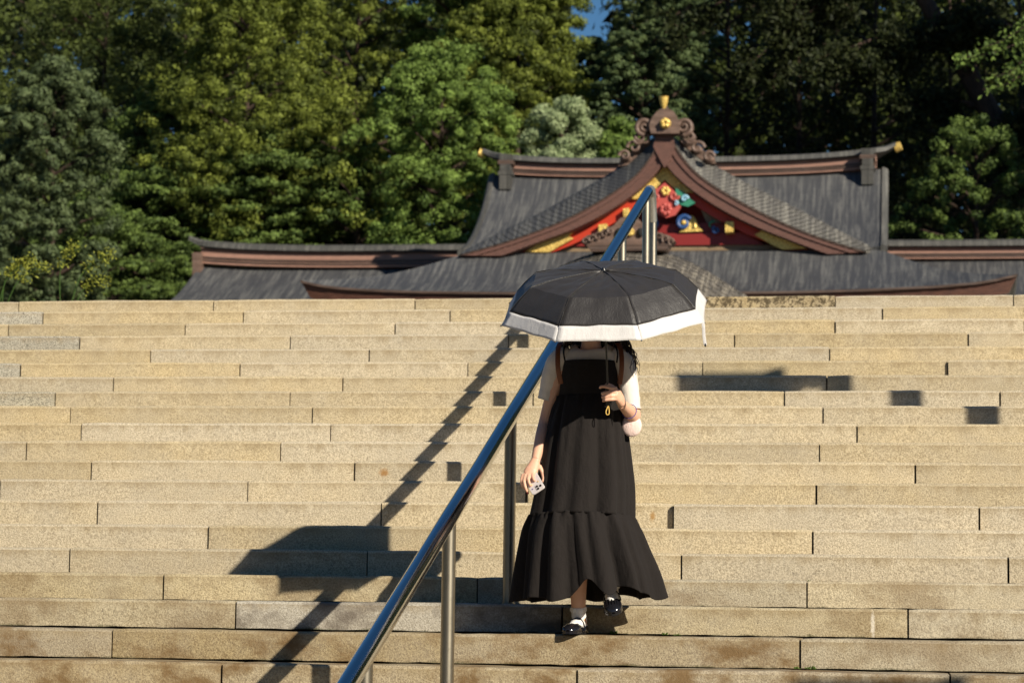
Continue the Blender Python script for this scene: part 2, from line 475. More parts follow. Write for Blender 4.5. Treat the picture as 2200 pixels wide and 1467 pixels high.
for k in range(KMIN, 20):
    y = k * T; z = stepz(k); zb = stepz(k - 1)
    if k in JOINTS: js = list(JOINTS[k])
    else: js = [-5.0 + srng.uniform(-.8, .8)]
    L = 1.42 if k > 8 else 1.5
    while js[-1] < XR - .9: js.append(js[-1] + L + srng.uniform(-.06, .1))
    while js[0] > XL + .9: js.insert(0, js[0] - L - srng.uniform(-.06, .1))
    js = [j for j in js if XL + .4 < j < XR - .4]
    ed = [XL] + js + [XR]
    for i in range(len(ed) - 1):
        gap = srng.choice((.006, .009, .011, .014))
        gl = gap / 2 if i else 0; gr_ = gap / 2
        prot = srng.uniform(-.006, .006)
        xm = (ed[i] + ed[i + 1]) / 2
        if k == 6 and ed[i] in JOINTS[6][2:3]: prot = -.045
        if k == 14 and JOINTS[14][4] == ed[i]: prot = -.022
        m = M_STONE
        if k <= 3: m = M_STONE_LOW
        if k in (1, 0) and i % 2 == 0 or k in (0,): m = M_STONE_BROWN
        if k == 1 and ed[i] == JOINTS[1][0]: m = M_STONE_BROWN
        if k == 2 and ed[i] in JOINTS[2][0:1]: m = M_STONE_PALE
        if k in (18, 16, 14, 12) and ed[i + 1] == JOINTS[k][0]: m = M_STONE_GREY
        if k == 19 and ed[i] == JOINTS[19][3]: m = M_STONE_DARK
        under = .007 if k <= 2 else (.003 if k == 3 else .0015)
        h = z - zb - under
        dzt = srng.uniform(-.002, .002)
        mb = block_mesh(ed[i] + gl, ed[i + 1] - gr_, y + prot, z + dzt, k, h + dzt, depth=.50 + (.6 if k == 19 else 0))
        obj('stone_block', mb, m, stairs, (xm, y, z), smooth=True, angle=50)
core = MB()
pts = []
for k in range(KMIN, 20):
    pts.append((k * T + .06, stepz(k - 1) - .012 if k > KMIN else -1.36)); pts.append((k * T + .06, stepz(k) - .012))
pts.append((20 * T + .6, stepz(19) - .012)); pts.append((20 * T + .6, -1.36))
n = len(pts)
core.add([(XL + .01, a, b) for a, b in pts] + [(XR - .01, a, b) for a, b in pts],
         [tuple(range(n)), tuple(range(2 * n - 1, n - 1, -1))] + [(i, (i + 1) % n, (i + 1) % n + n, i + n) for i in range(n)])
obj('mortar_core', core, M_CORE, stairs)
# ------------------------------------------------------------------ ground
gm = MB(); gm.add([(-400, -300, -1.36), (400, -300, -1.36), (400, KMIN * T + .02, -1.36), (-400, KMIN * T + .02, -1.36)], [(0, 1, 2, 3)])
obj('lower_ground', gm, M_GRAVEL, kind='structure')
gm = MB(); ZP = stepz(19)
gm.add([(-400, 20 * T + .3, ZP - .02), (400, 20 * T + .3, ZP - .02), (400, 900, ZP - .02), (-400, 900, ZP - .02)], [(0, 1, 2, 3)])
obj('plaza_ground', gm, M_GRAVEL, kind='structure')
for sgn, xa, xb in ((-1, -400, XL), (1, XR, 400)):
    gm = MB(); y0 = KMIN * T
    gm.grid(lambda u, v: (lerp(xa, xb, u), lerp(y0, 20 * T + .32, v), lerp(-1.38, ZP - .01, v) + (.1 * sin(u * 90) * sin(v * 5) if 0 < u < 1 and 0 < v < 1 else 0)), 60, 8)
    obj('embankment', gm, M_EARTH, kind='structure', smooth=True)
    gm = MB()
    prof = [(y0 - .3, -1.40), (y0 - .3, -1.0), (20 * T + .2, ZP + .16), (20 * T + .6, ZP + .16), (20 * T + .6, ZP - .2)]
    xw = XL - .35 if sgn < 0 else XR + .01
    o = [(a, b) for a, b in prof]; nn = len(o)
    gm.add([(xw, a, b) for a, b in o] + [(xw + .34, a, b) for a, b in o], [tuple(range(nn)), tuple(range(2 * nn - 1, nn - 1, -1))] + [(i, (i + 1) % nn, (i + 1) % nn + nn, i + nn) for i in range(nn)])
    obj('side_kerb', gm, M_STONE, kind='structure')

# ------------------------------------------------------------------ handrail
RX = -2.036
def railz(y): return .905 + y / T * R0
rail = thing('handrail', 'long polished steel handrail climbing the stone stairs beside the person', 'handrail', (RX, -2.4, -.85))
rr_ = random.Random(5)
ys = [-3.6, -2.39, -1.4, -.652, .22, 1.087, 2.826, 4.565, 6.2, 7.9, 8.03]
offs = [0, .004, -.006, .004, -.012, .006, -.003, .004, -.002, .0, .0]
rp = []
for y, o_ in zip(ys, offs): rp.append(Vector((RX + o_ * .5, y, railz(y) + o_)))
mb = MB()
pp = []
for i in range(len(rp) - 1):
    for q in range(6): pp.append(rp[i].lerp(rp[i + 1], q / 6))
pp.append(rp[-1])
RT = rp[-1].copy()
mb.tube(pp, .0395, 32)
obj('rail_tube', mb, M_RAIL, rail, (RX, -2.4, -.85), smooth=True)
mb = MB()
d0 = Vector((0, T, R0)).normalized()
e = [RT - d0 * .02, RT + d0 * .10, RT + d0 * .20 + Vector((0, .03, -.012)), RT + d0 * .27 + Vector((0, .06, -.06)), Vector((RX, 8.40, RT.z - .10)), Vector((RX, 8.43, RT.z - .18))]
mb.tube(e, [.037, .037, .036, .035, .034, .034], 20)
obj('elbow', mb, M_POSTL, rail, (RX, -2.4, -.85), smooth=True)
def post(y, r=.0315, ztop=None, m=M_POST):
    kk = math.floor(y / T); zb = stepz(min(kk, 19)) - .01
    mb = MB(); mb.tube([(RX, y, zb), (RX, y, (zb + railz(y)) / 2), (RX, y, ztop if ztop else railz(y) - .02)], r, 20)
    o = obj('post', mb, m, rail, (RX, y, zb), smooth=True)
    f = MB(); f.tube([(RX, y, zb + .008), (RX, y, zb + .016)], r + .004, 20)
    obj('collar', f, m, o, (RX, y, zb), smooth=True)
for y in (-2.391, -.652, 1.087, 2.826, 4.565, 6.20, 7.90): post(y)
post(8.435, .033, RT.z - .15)

# ------------------------------------------------------------------ shrine hall
XC = -4.785
hall = thing('shrine_hall', 'shrine hall with curved grey metal roof, red gable and gold fittings behind the stairs', 'shrine', (XC, 39.2, ZP))
HO = (XC, 39.2, ZP)
YF, YR = 39.2, 43.2
# main roof, concave profile measured ridge -> eave of the upper part
ridge_prof = [(43.0, 10.02), (42.2, 9.45), (41.2, 8.80), (40.2, 8.20), (YF, 7.74)]
ZE = [(-9.232,7.839),(-4.801,7.825),(-0.477,7.803)]
ZE = sum(p[1] for p in ZE) / 3
ZR = [(-9.146,10.121),(-0.812,10.105)]; ZR = (ZR[0][1] + ZR[1][1]) / 2
prof = [(43.0, ZR), (42.1, lerp(ZE, ZR, .62)), (41.1, lerp(ZE, ZR, .33)), (40.1, lerp(ZE, ZR, .12)), (YF, ZE)]
XLh, XRh = XC - 4.33, XC + 4.33
def curl(u): return .10 * abs(2 * u - 1) ** 4
mb = MB()
mb.slab(lambda u, v: (lerp(XLh, XRh, u), poly(prof, v)[0], poly(prof, v)[1] + curl(u)), 40, 18, (0, .06, -.16))
obj('main_roof', mb, M_ROOF, hall, HO, smooth=True)
bprof = [(2 * 43.2 - a, b) for a, b in prof]
mb = MB(); mb.slab(lambda u, v: (lerp(XLh, XRh, u), poly(bprof, v)[0], poly(bprof, v)[1] + curl(u)), 20, 10, (0, -.06, -.16))
obj('rear_roof', mb, M_ROOF, hall, HO, smooth=True)
for s_ in (-1, 1):
    xe = XC + s_ * 4.33
    mb = MB(); mb.slab(lambda u, v: (xe + s_ * .14 * sin(u * pi / 2) * 1.0, poly(prof, v)[0] - .02, poly(prof, v)[1] + curl(1) + .035 - .10 * u * u), 5, 18, (-s_ * .02, 0, -.2))
    obj('verge_roll', mb, M_CAP, hall, HO, smooth=True)
    o = [(p[0], p[1] - .2) for p in dense(prof, 12)] + [(p[0], p[1] - .2) for p in dense(bprof, 12)[::-1]]
    mb = MB(); nn = len(o)
    mb.add([(xe - s_ * .5, a, b) for a, b in o] + [(xe - s_ * .6, a, b) for a, b in o], [tuple(range(nn)), tuple(range(2 * nn - 1, nn - 1, -1))] + [(i, (i + 1) % nn, (i + 1) % nn + nn, i + nn) for i in range(nn)])
    obj('end_gable_wall', mb, M_DRED, hall, HO)
# ridge box with its stacked mouldings and the upswept cap
def ridge(x0, x1, yc, zb, h, name_parent, lift=.32, half=.28, tips=(True, True), org=HO, gold=True, sweep=.55):
    def cz(u): return zb + h + lift * (abs(2 * u - 1) ** 3.2)
    def strip(nm, m, z0, z1, hw):
        mb = MB(); n = 36; rings = []
        for i in range(n + 1):
            u = i / n; x = lerp(x0, x1, u); b = lift * .55 * abs(2 * u - 1) ** 3.2
            rings.append([(x, yc - hw, z0 + b), (x, yc + hw, z0 + b), (x, yc + hw, z1 + b), (x, yc - hw, z1 + b)])
        mb.rings(rings, True); return obj(nm, mb, m, name_parent, org)
    strip('ridge_moulding', M_BAND, zb, zb + h * .13, half + .05)
    strip('ridge_moulding', M_TRIM, zb + h * .135, zb + h * .22, half + .075)
    strip('ridge_moulding', M_BAND, zb + h * .225, zb + h * .31, half + .03)
    strip('ridge_moulding', M_TRIM, zb + h * .315, zb + h * .40, half + .06)
    strip('ridge_band', M_BAND, zb + h * .405, zb + h * .80, half)
    strip('ridge_moulding', M_TRIM, zb + h * .805, zb + h * .90, half + .07)
    mb = MB(); n = 44; rings = []
    for i in range(n + 1):
        u = lerp(-sweep / (x1 - x0), 1 + sweep / (x1 - x0), i / n) if tips[0] and tips[1] else (lerp(-sweep / (x1 - x0), 1, i / n) if tips[0] else lerp(0, 1 + sweep / (x1 - x0), i / n))
        x = lerp(x0, x1, u); z = zb + h * .9 + lift * .62 * abs(2 * u - 1) ** 3.6; s = 1.0
        if u < 0 or u > 1:
            e_ = (-u if u < 0 else u - 1) * (x1 - x0) / sweep; s = 1 - .35 * e_; z += .02 + .11 * e_ * e_
        w = (half + .13) * (s if s < 1 else 1) * (.55 if s < 1 else 1)
        rings.append([(x, yc - w, z - .0 * s), (x, yc + w, z), (x, yc + w * .85, z + .11 * s), (x, yc, z + .19 * s), (x, yc - w * .85, z + .11 * s)])
    mb.rings(rings, True); cap = obj('ridge_cap', mb, M_CAP, name_parent, org, smooth=True)
    for s_, on in ((-1, tips[0]), (1, tips[1])):
        if on and gold:
            xe = (x0 - sweep - .02) if s_ < 0 else (x1 + sweep + .02)
            uu = 1 + sweep / (x1 - x0)
            z = zb + h * .9 + lift * .62 * abs(2 * uu - 1) ** 3.6 + .13
            mb = MB(); mb.tube([(xe - s_ * .03, yc, z - .02), (xe + s_ * .09, yc - .03, z + .02)], [.11, .10], 14)
            obj('gold_tip', mb, M_GOLD, cap, org, smooth=True)
ZRB = ZR - .02
_t = [(-5.141,10.422)][0][1]
ridge(XLh + .12, XRh - .12, 43.2, ZRB, (_t - ZRB) / .98, hall, lift=.24, sweep=.42)
for s_ in (-1, 1):   # stacked end blocks of the ridge
    x = XC + s_ * 4.02
    for (za, zb2, hw, nm, m) in ((-.30, .02, .13, 'ridge_end_block', M_CAP), (.03, .12, .16, 'ridge_end_block', M_CAP), (.125, .27, .12, 'ridge_end_block', M_CAP), (.275, .36, .17, 'ridge_end_block', M_TRIM), (.365, .50, .14, 'ridge_end_block', M_CAP)):
        mb = MB(); mb.box((x, 42.72, ZR + (za + zb2) / 2 - .02), (hw * 2, .36, zb2 - za)); obj(nm, mb, m, hall, HO)

# front gable (dormer): curves measured on the gable's own front plane
YG = 39.0
outL = [(-5.159,10.310),(-5.519,9.979),(-6.085,9.552),(-6.771,9.165),(-7.557,8.738),(-8.396,8.331),(-9.137,7.942)]
outR = [(-4.757,10.304),(-4.306,9.960),(-3.683,9.575),(-2.946,9.172),(-2.138,8.750),(-1.334,8.312),(-0.518,7.877)]
upL = [(-5.021,10.250),(-5.135,9.879),(-5.519,9.394),(-6.138,8.952),(-6.992,8.492),(-8.065,8.092),(-9.195,7.779)]
upR = [(-4.740,10.245),(-4.554,9.869),(-4.166,9.414),(-3.530,8.976),(-2.745,8.539),(-1.813,8.123),(-0.738,7.766)]
loL = [(-4.891,9.679),(-5.074,9.447),(-5.459,9.080),(-5.999,8.696),(-6.697,8.332),(-7.476,8.047),(-8.258,7.760)]
loR = [(-4.891,9.679),(-4.667,9.402),(-4.279,9.064),(-3.720,8.687),(-3.030,8.330),(-2.268,8.012),(-1.558,7.735)]
rdL = [(-4.889,9.346),(-5.110,9.154),(-5.476,8.826),(-5.939,8.500),(-6.539,8.174),(-6.967,7.983),(-7.570,7.764)]
rdR = [(-4.889,9.346),(-4.666,9.148),(-4.298,8.850),(-3.796,8.533),(-3.144,8.195),(-2.629,7.977),(-2.268,7.752)]
for a in (outL, upL, loL, rdL): pass
dormer = thing('front_gable', None, None, (XC, YG, ZE)); dormer.parent = hall; dormer.location = Vector((XC, YG, ZE)) - Vector(HO)
DO = (XC, YG, ZE)
N = 48
for S, (o_, u_, l_, r_) in (('L', (outL, upL, loL, rdL)), ('R', (outR, upR, loR, rdR))):
    O = dense(o_, N); U = dense(u_, N); Lw = dense(l_, N); Rd = dense(r_, N)
    mb = MB(); mb.band(U, Lw, YG, YG + .30); obj('bargeboard', mb, M_FASCIA, dormer, DO)
    # thin stepped layers on the bargeboard
    for a, bb, dy in ((.02, .10, .05), (.13, .42, .03), (.80, .97, .028)):
        A = [(lerp(p[0], q[0], a), lerp(p[1], q[1], a)) for p, q in zip(U, Lw)]; B_ = [(lerp(p[0], q[0], bb), lerp(p[1], q[1], bb)) for p, q in zip(U, Lw)]
        mb = MB(); mb.band(A, B_, YG - dy, YG + .01); obj('bargeboard_layer', mb, M_FASCIA if dy < .05 else M_TRIM, dormer, DO)
    mb = MB(); mb.band([(p[0], p[1]) for p in Lw], Rd, YG + .31, YG + .42); obj('red_rake_board', mb, M_RED, dormer, DO)
    # dormer roof: rolled verge then straight back to the main roof
    mb = MB(); mb.grid(lambda u, v: (lerp(U[int(round(u * N))][0], O[int(round(u * N))][0], sin(v * pi / 2)), YG + .02 + .5 * v, lerp(U[int(round(u * N))][1], O[int(round(u * N))][1], sin(v * pi / 2)) - .02), N, 6)
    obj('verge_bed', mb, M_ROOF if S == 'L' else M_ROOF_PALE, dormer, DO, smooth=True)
    mb = MB(); mb.slab(lambda u, v: (O[int(round(u * N))][0], YG + .5 + 3.6 * v, O[int(round(u * N))][1] + .0), N, 3, (0, 0, -.12)); obj('gable_roof', mb, M_ROOF, dormer, DO, smooth=True)
    # individual copper sheets wrapped over the verge
    nsh = 46
    for i in range(nsh):
        for lay in ((0, .56), (.52, 1.02)):
            a = (i + .02 + (.5 if lay[0] else 0)) / (nsh + .5); b2 = a + .93 / (nsh + .5)
            mb = MB()
            def f(u, v, a=a, b2=b2, lay=lay):
                s = lerp(a, b2, u) ; s = min(s, 1); vv = lerp(lay[0], lay[1], v); w_ = sin(min(vv, 1) * pi / 2)
                pu = poly(u_, s); po = poly(o_, s); k_ = .010 + .008 * u + (.006 if lay[0] == 0 else 0)
                return (lerp(pu[0], po[0], w_), YG + .0 + .5 * vv - k_ * .7, lerp(pu[1], po[1], w_) + k_ * .7)
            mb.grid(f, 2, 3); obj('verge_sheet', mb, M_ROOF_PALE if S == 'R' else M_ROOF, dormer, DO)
# boss where both boards meet
mb = MB(); mb.prism([(-5.041,10.289),(-4.711,10.284),(-4.671,9.989),(-4.766,9.716),(-4.881,9.561),(-4.999,9.779),(-5.117,10.016)], YG - .07, YG + .1); obj('apex_plate', mb, M_FASCIA, dormer, DO)
for i, yy in enumerate((300, 312, 324, 336)):
    pass
# gable interior
def gold(xz, y0=YG + .22, y1=YG + .32, nm='gold_plate', m=M_GOLD): 
    mb = MB(); mb.prism(xz, y0, y1); return obj(nm, mb, m, dormer, DO)
gold([(-4.910,9.697),(-4.666,9.418),(-4.413,9.238),(-4.258,9.138),(-4.335,9.080),(-4.451,9.101),(-4.334,8.943),(-4.411,8.905),(-4.664,9.143),(-4.899,9.362),(-5.150,9.130),(-5.362,8.996),(-5.518,8.959),(-5.635,8.999),(-5.500,9.155),(-5.210,9.386)])
gold([(-6.821,8.287),(-6.898,8.189),(-6.800,8.149),(-7.053,8.014),(-7.306,7.869),(-7.818,7.874),(-7.603,8.000),(-7.153,8.192)])
gold([(-2.965,8.341),(-2.889,8.263),(-3.023,8.186),(-2.659,7.969),(-2.449,7.870),(-1.915,7.894),(-2.163,7.983),(-2.544,8.162)])
for xz in ([(-6.269,8.425),(-6.094,8.443),(-6.092,8.247),(-6.267,8.239)], [(-3.633,8.453),(-3.461,8.451),(-3.460,8.247),(-3.632,8.230)], [(-5.757,8.752),(-5.631,8.770),(-5.630,8.613),(-5.746,8.575)]):
    gold(xz, YG + .15, YG + .45, 'gold_beam_cap')
YB = YG + .9
mb = MB(); mb.prism([*[(-4.977,9.627),(-6.125,8.747),(-7.605,7.936),(-2.115,7.932),(-3.786,8.718)]], YB, YB + .1); obj('gable_back_wall', mb, M_DRED, dormer, DO)
mb = MB(); mb.prism([(-4.299,9.107),(-3.771,8.725),(-3.266,8.424),(-3.595,8.447),(-4.043,8.492),(-4.161,8.749)], YB - .08, YB - .01); obj('white_wall_panel', mb, M_WHITE, dormer, DO)
mb = MB(); mb.prism([(-5.455,9.122),(-5.806,8.809),(-6.198,8.537),(-5.902,8.493),(-5.687,8.630)], YB - .08, YB - .01); obj('white_wall_panel', mb, M_WHITE, dormer, DO)
for (xa, xb_, ya, yb_, y0) in ((1290, 1600, 500, 514, .55), (1240, 1640, 514, 527, .35)):
    pass
mb = MB(); mb.prism([(-6.545,8.271),(-3.253,8.275),(-2.867,8.017),(-7.005,8.020)], YG + .45, YG + .8); obj('red_tie_beam', mb, M_DRED, dormer, DO)
mb = MB(); mb.prism([(-6.174,8.484),(-3.640,8.494),(-3.349,8.295),(-6.467,8.290)], YG + .52, YG + .8); obj('red_cross_beam', mb, M_DRED, dormer, DO)
mb = MB(); mb.prism([(-7.657,7.996),(-5.171,8.049),(-2.282,8.000),(-2.053,7.862),(-2.091,7.785),(-7.911,7.801)], YG + .50, YG + .85); obj('tan_sill_beam', mb, M_TAN, dormer, DO)
mb = MB(); mb.prism([(-4.608,8.286),(-4.112,8.300),(-4.366,8.637)], YG + .40, YG + .50); obj('gold_triangle', mb, M_GOLD, dormer, DO)
def spiral(c, r0, r1, turns, y, rad, a0=0, hand=1, n=40):
    pts = []
    for i in range(n + 1):
        t = i / n; a = a0 + hand * turns * 2 * pi * t; r = lerp(r0, r1, t ** .85)
        pts.append((c[0] + cos(a) * r, y, c[1] + sin(a) * r))
    return pts, [lerp(rad, rad * .45, i / n) for i in range(n + 1)]
def vol(nm, px, r0, turns, y, rad, m, a0=0, hand=1, parent=None, org=None):
    p, rd = spiral(px, r0, r0 * .12, turns, y, rad, a0, hand)
    mb = MB(); mb.tube(p, rd, 8); return obj(nm, mb, m, parent or dormer, org or DO, smooth=True)
cc = [(-4.512,8.475),(-3.832,8.320),(-4.885,8.962),(-4.496,9.035),(-5.081,8.984),(-4.691,8.999),(-4.904,8.785),(-5.155,8.453)]
vol('blue_volute', cc[0], .16, 1.6, YG + .36, .055, M_BLUE, .5)
vol('gold_volute', (cc[0][0] + .02, cc[0][1] + .05), .26, .45, YG + .40, .045, M_GOLD, -.6)
vol('blue_volute', cc[1], .085, 1.3, YG + .36, .035, M_BLUE, 2)
vol('green_scroll', (cc[1][0] - .1, cc[1][1] + .08), .11, .5, YG + .36, .03, M_GREEN, 1.0)
vol('blue_volute', cc[7], .12, 1.5, YG + .36, .05, M_BLUE, 2.5, -1)
mb = MB(); mb.ball((cc[0][0], YG + .34, cc[0][1]), (.055, .05, .055)); obj('gold_boss', mb, M_GOLD, dormer, DO, smooth=True)
# hanging carved pendant: flower cluster
pen = thing('gable_pendant', None, None, (cc[2][0], YG + .1, cc[2][1])); pen.parent = dormer; pen.location = Vector((cc[2][0], YG + .1, cc[2][1])) - Vector(DO)
PO = (cc[2][0], YG + .1, cc[2][1])
mb = MB(); mb.prism([(-4.889,9.286),(-4.713,9.127),(-4.538,8.968),(-4.556,8.753),(-4.671,8.598),(-4.845,8.542),(-5.020,8.622),(-5.137,8.780),(-5.177,8.976),(-5.062,9.151)], YG + .12, YG + .2); obj('pendant_board', mb, M_PINKRED, pen, PO)
for q, h_ in ((cc[4], 1), (cc[5], -1)):
    vol('rose_scroll', q, .10, 1.4, YG + .09, .035, M_PINKRED, pi / 2 * (1 + h_), h_, pen, PO)
for k in range(6):
    a = k * pi / 3; c = [(-4.868,9.099)][0]
    mb = MB(); mb.ball((c[0] + cos(a) * .06, YG + .07, c[1] + sin(a) * .06), (.045, .03, .045), 10, 6); obj('gold_petal', mb, M_GOLD, pen, PO, smooth=True)
for k in range(7):
    a = k * pi * 2 / 7; c = [(-4.865,8.718)][0]
    mb = MB(); mb.ball((c[0] + cos(a) * .085, YG + .08, c[1] + sin(a) * .085), (.055, .035, .055), 10, 6); obj('rose_petal', mb, M_PINKRED, pen, PO, smooth=True)
mb = MB(); mb.ball((c[0], YG + .06, c[1]), (.035, .03, .04)); obj('flower_eye', mb, M_DRED, pen, PO, smooth=True)
mb = MB(); mb.prism([(-4.655,9.165),(-4.481,9.065),(-4.248,8.847),(-4.402,8.771),(-4.557,8.812),(-4.674,8.970)], YG + .10, YG + .17); obj('green_leaf_carving', mb, M_GREEN, pen, PO)
vol('pale_blue_volute', [(-4.471,8.930)][0], .075, 1.3, YG + .06, .03, M_SKYB, 0, 1, pen, PO)
vol('blue_volute', [(-4.644,8.835)][0], .05, 1.2, YG + .07, .022, M_SKYB, 2, -1, pen, PO)

# the crest on the gable top
oni = thing('gable_crest', None, None, (XC, YG - .1, 10.2)); oni.parent = hall
OO = (XC, YG - .1, 10.2); oni.location = Vector(OO) - Vector(HO)
mb = MB(); mb.prism([(-5.147,10.252),(-5.187,10.429),(-5.130,10.585),(-5.034,10.701),(-4.937,10.768),(-4.802,10.776),(-4.685,10.715),(-4.607,10.595),(-4.548,10.418),(-4.567,10.242)], YG - .25, YG + .1); obj('crest_body', mb, M_ONI, oni, OO)
c = [(-4.848,10.452)][0]
mb = MB(); mb.tube([(c[0], YG - .27, c[1]), (c[0], YG - .33, c[1])], [.115, .10], 18); obj('gold_crest_disc', mb, M_GOLD, oni, OO, smooth=True)
for k in range(5):
    a = k * 2 * pi / 5 + pi / 2
    mb = MB(); mb.ball((c[0] + cos(a) * .06, YG - .35, c[1] + sin(a) * .06), (.045, .02, .045), 10, 6); obj('gold_petal', mb, M_GOLD, oni, OO, smooth=True)
for hx, hand, a0 in ((1385, 1, -pi / 2), (1469, -1, -pi / 2)):
    q = [(-5.294,10.421),(-4.481,10.407)]; q = q[0] if hx == 1385 else q[1]
    vol('crest_volute', q, .19, 1.75, YG - .14, .055, M_ONI, a0, -hand, oni, OO)
    mb = MB(); mb.tube([(q[0], YG - .04, q[1]), (q[0], YG + .04, q[1])], [.20, .20], 20); obj('volute_backing', mb, M_TRIM, oni, OO, smooth=True)
    for k, (dx, dz, r_) in enumerate(((.05, -.20, .15), (.10, -.27, .13))):
        vol('crest_volute', (q[0] - hand * dx * (1 if hx == 1385 else 1), q[1] + dz), r_, .55, YG - .10, .045, M_ONI, pi if hand > 0 else 0, hand, oni, OO)
for q, r_, hd__ in zip([(-5.321,10.177),(-5.514,10.003),(-5.706,9.830),(-4.431,10.161),(-4.199,9.972),(-3.967,9.783)], (.17, .145, .12, .17, .145, .12), (1, 1, 1, -1, -1, -1)):
    vol('crest_volute', q, r_, 1.4, YG - .06, .042, M_ONI, pi if hd__ > 0 else 0, -hd__, oni, OO)
for side in (-1, 1):
    pts_ = [(-5.113,10.202),(-5.229,10.165),(-5.384,10.128),(-5.616,9.956),(-5.828,9.822),(-5.876,9.665),(-5.672,9.682),(-5.421,9.913),(-5.170,10.125)]
    pts2 = [(-4.609,10.194),(-4.493,10.153),(-4.339,10.111),(-4.087,9.950),(-3.894,9.849),(-3.836,9.692),(-4.028,9.676),(-4.280,9.895),(-4.551,10.114)]
    mb = MB(); mb.prism(pts_ if side < 0 else pts2, YG + .22, YG + .62); obj('crest_skirt', mb, M_ONI, oni, OO)
    for q in (([(-5.248,10.136),(-5.480,9.993),(-5.712,9.820)]) if side < 0 else [(-4.455,10.123),(-4.222,9.972),(-3.971,9.773)]):
        mb = MB(); mb.ball((q[0], YG + .22, q[1]), (.12, .09, .085), 12, 7); obj('crest_cloud_lobe', mb, M_ONI, oni, OO, smooth=True)
a_ = [(-4.826,10.747),(-4.856,10.846),(-4.895,10.906)]
mb = MB(); mb.tube([(a_[0][0], YG, a_[0][1]), (a_[1][0], YG - .04, a_[1][1]), (a_[2][0], YG - .1, a_[2][1])], [.045, .035, .04], 10); obj('finial_stem', mb, M_TRIM, oni, OO, smooth=True)
a_ = [(-4.894,10.788),(-4.895,10.886),(-4.895,10.984),(-4.896,11.044)]
mb = MB(); mb.tube([(p[0], YG - .14 - i * .01, p[1]) for i, p in enumerate(a_)], [.035, .075, .095, .098], 16); obj('gold_finial', mb, M_GOLD, oni, OO, smooth=True)

# lower skirt roof with upswept corners
eave = [(-12.085,7.007),(-11.648,6.899),(-10.972,6.827),(-9.630,6.761),(-7.733,6.728),(-4.589,6.696),(-2.178,6.707),(-0.369,6.749),(0.886,6.812),(1.599,6.880),(2.194,7.012)]
skirt = thing('lower_roof', None, None, (XC, 37.0, 6.6)); skirt.parent = hall; skirt.location = Vector((XC, 37.0, 6.6)) - Vector(HO); SO = (XC, 37.0, 6.6)
hipL = None
EX = [p[0] for p in eave]; EZ = [p[1] for p in eave]
def eave_at(x): return float(np.interp(x, EX, EZ))
def skirt_f(u, v):
    xt = lerp(XLh - .02, XRh + .02, u); xe = lerp(EX[0], EX[-1], u); s = v
    cu = abs(2 * u - 1)
    x = lerp(xt, xe, s ** (1.0 - .0 * cu)); ze = eave_at(xe)
    z = lerp(ZE + .02, ze, s) - .17 * sin(pi * s) * (1 - .0 * cu)
    return (x, lerp(YF + .02, 37.0, s), z)
mb = MB(); mb.slab(skirt_f, 64, 14, (0, .03, -.05)); obj('front_slope', mb, M_ROOF, skirt, SO, smooth=True)
for s_ in (-1, 1):
    xe0 = EX[0] if s_ < 0 else EX[-1]; xt0 = XLh if s_ < 0 else XRh
    zc = EZ[0] if s_ < 0 else EZ[-1]
    def side(u, v, xe0=xe0, xt0=xt0, zc=zc):
        ze = 6.62 + (zc - 6.62) * abs(2 * u - 1) ** 4
        return (lerp(xt0, xe0, v), lerp(lerp(YF + .02, 47.2, u), lerp(37.0, 49.4, u), v), lerp(ZE + .02, ze, v) - .17 * sin(pi * v))
    mb = MB(); mb.slab(side, 24, 12, (-s_ * .03, 0, -.05)); obj('side_slope', mb, M_ROOF, skirt, SO, smooth=True)
# layered eave fascia under the front edge
ed = [(x, eave_at(x)) for x in np.linspace(EX[0] + .02, EX[-1] - .02, 60)]
rings = []
for x, z in ed:
    k_ = (x - XC) / 7.0
    rings.append([(x, 37.01, z - .03), (x - .16 * k_, 37.14, z - .34), (x - .16 * k_, 37.6, z - .34), (x, 37.6, z - .03)])
mb = MB(); mb.rings(rings, True); obj('eave_fascia', mb, M_EAVE, skirt, SO)
mb = MB(); rings = [[(x, 36.96, z - .045), (x, 36.96, z + .0), (x, 37.1, z + .01), (x, 37.1, z - .045)] for x, z in ed]; mb.rings(rings, True); obj('eave_edge', mb, M_TRIM, skirt, SO)
# hall body under the roof
mb = MB(); mb.box((XC, 43.3, (ZP + 6.9) / 2 + .1), (8.6, 8.2, 6.9 - ZP)); obj('hall_wall', mb, M_WHITE, hall, HO)
for i in range(6):
    x = XC + (-4.4 + 8.8 * i / 5)
    mb = MB(); mb.tube([(x, 39.1, ZP), (x, 39.1, 6.9)], .16, 14); obj('column', mb, M_RED, hall, HO, smooth=True)
mb = MB(); mb.box((XC, 39.1, 6.2), (9.2, .2, .3)); obj('head_beam', mb, M_RED, hall, HO)
for x in (XC - 2.6, XC, XC + 2.6):
    mb = MB(); mb.box((x, 39.16, ZP + 1.5), (1.5, .1, 2.6)); obj('door', mb, M_TIMBER, hall, HO)

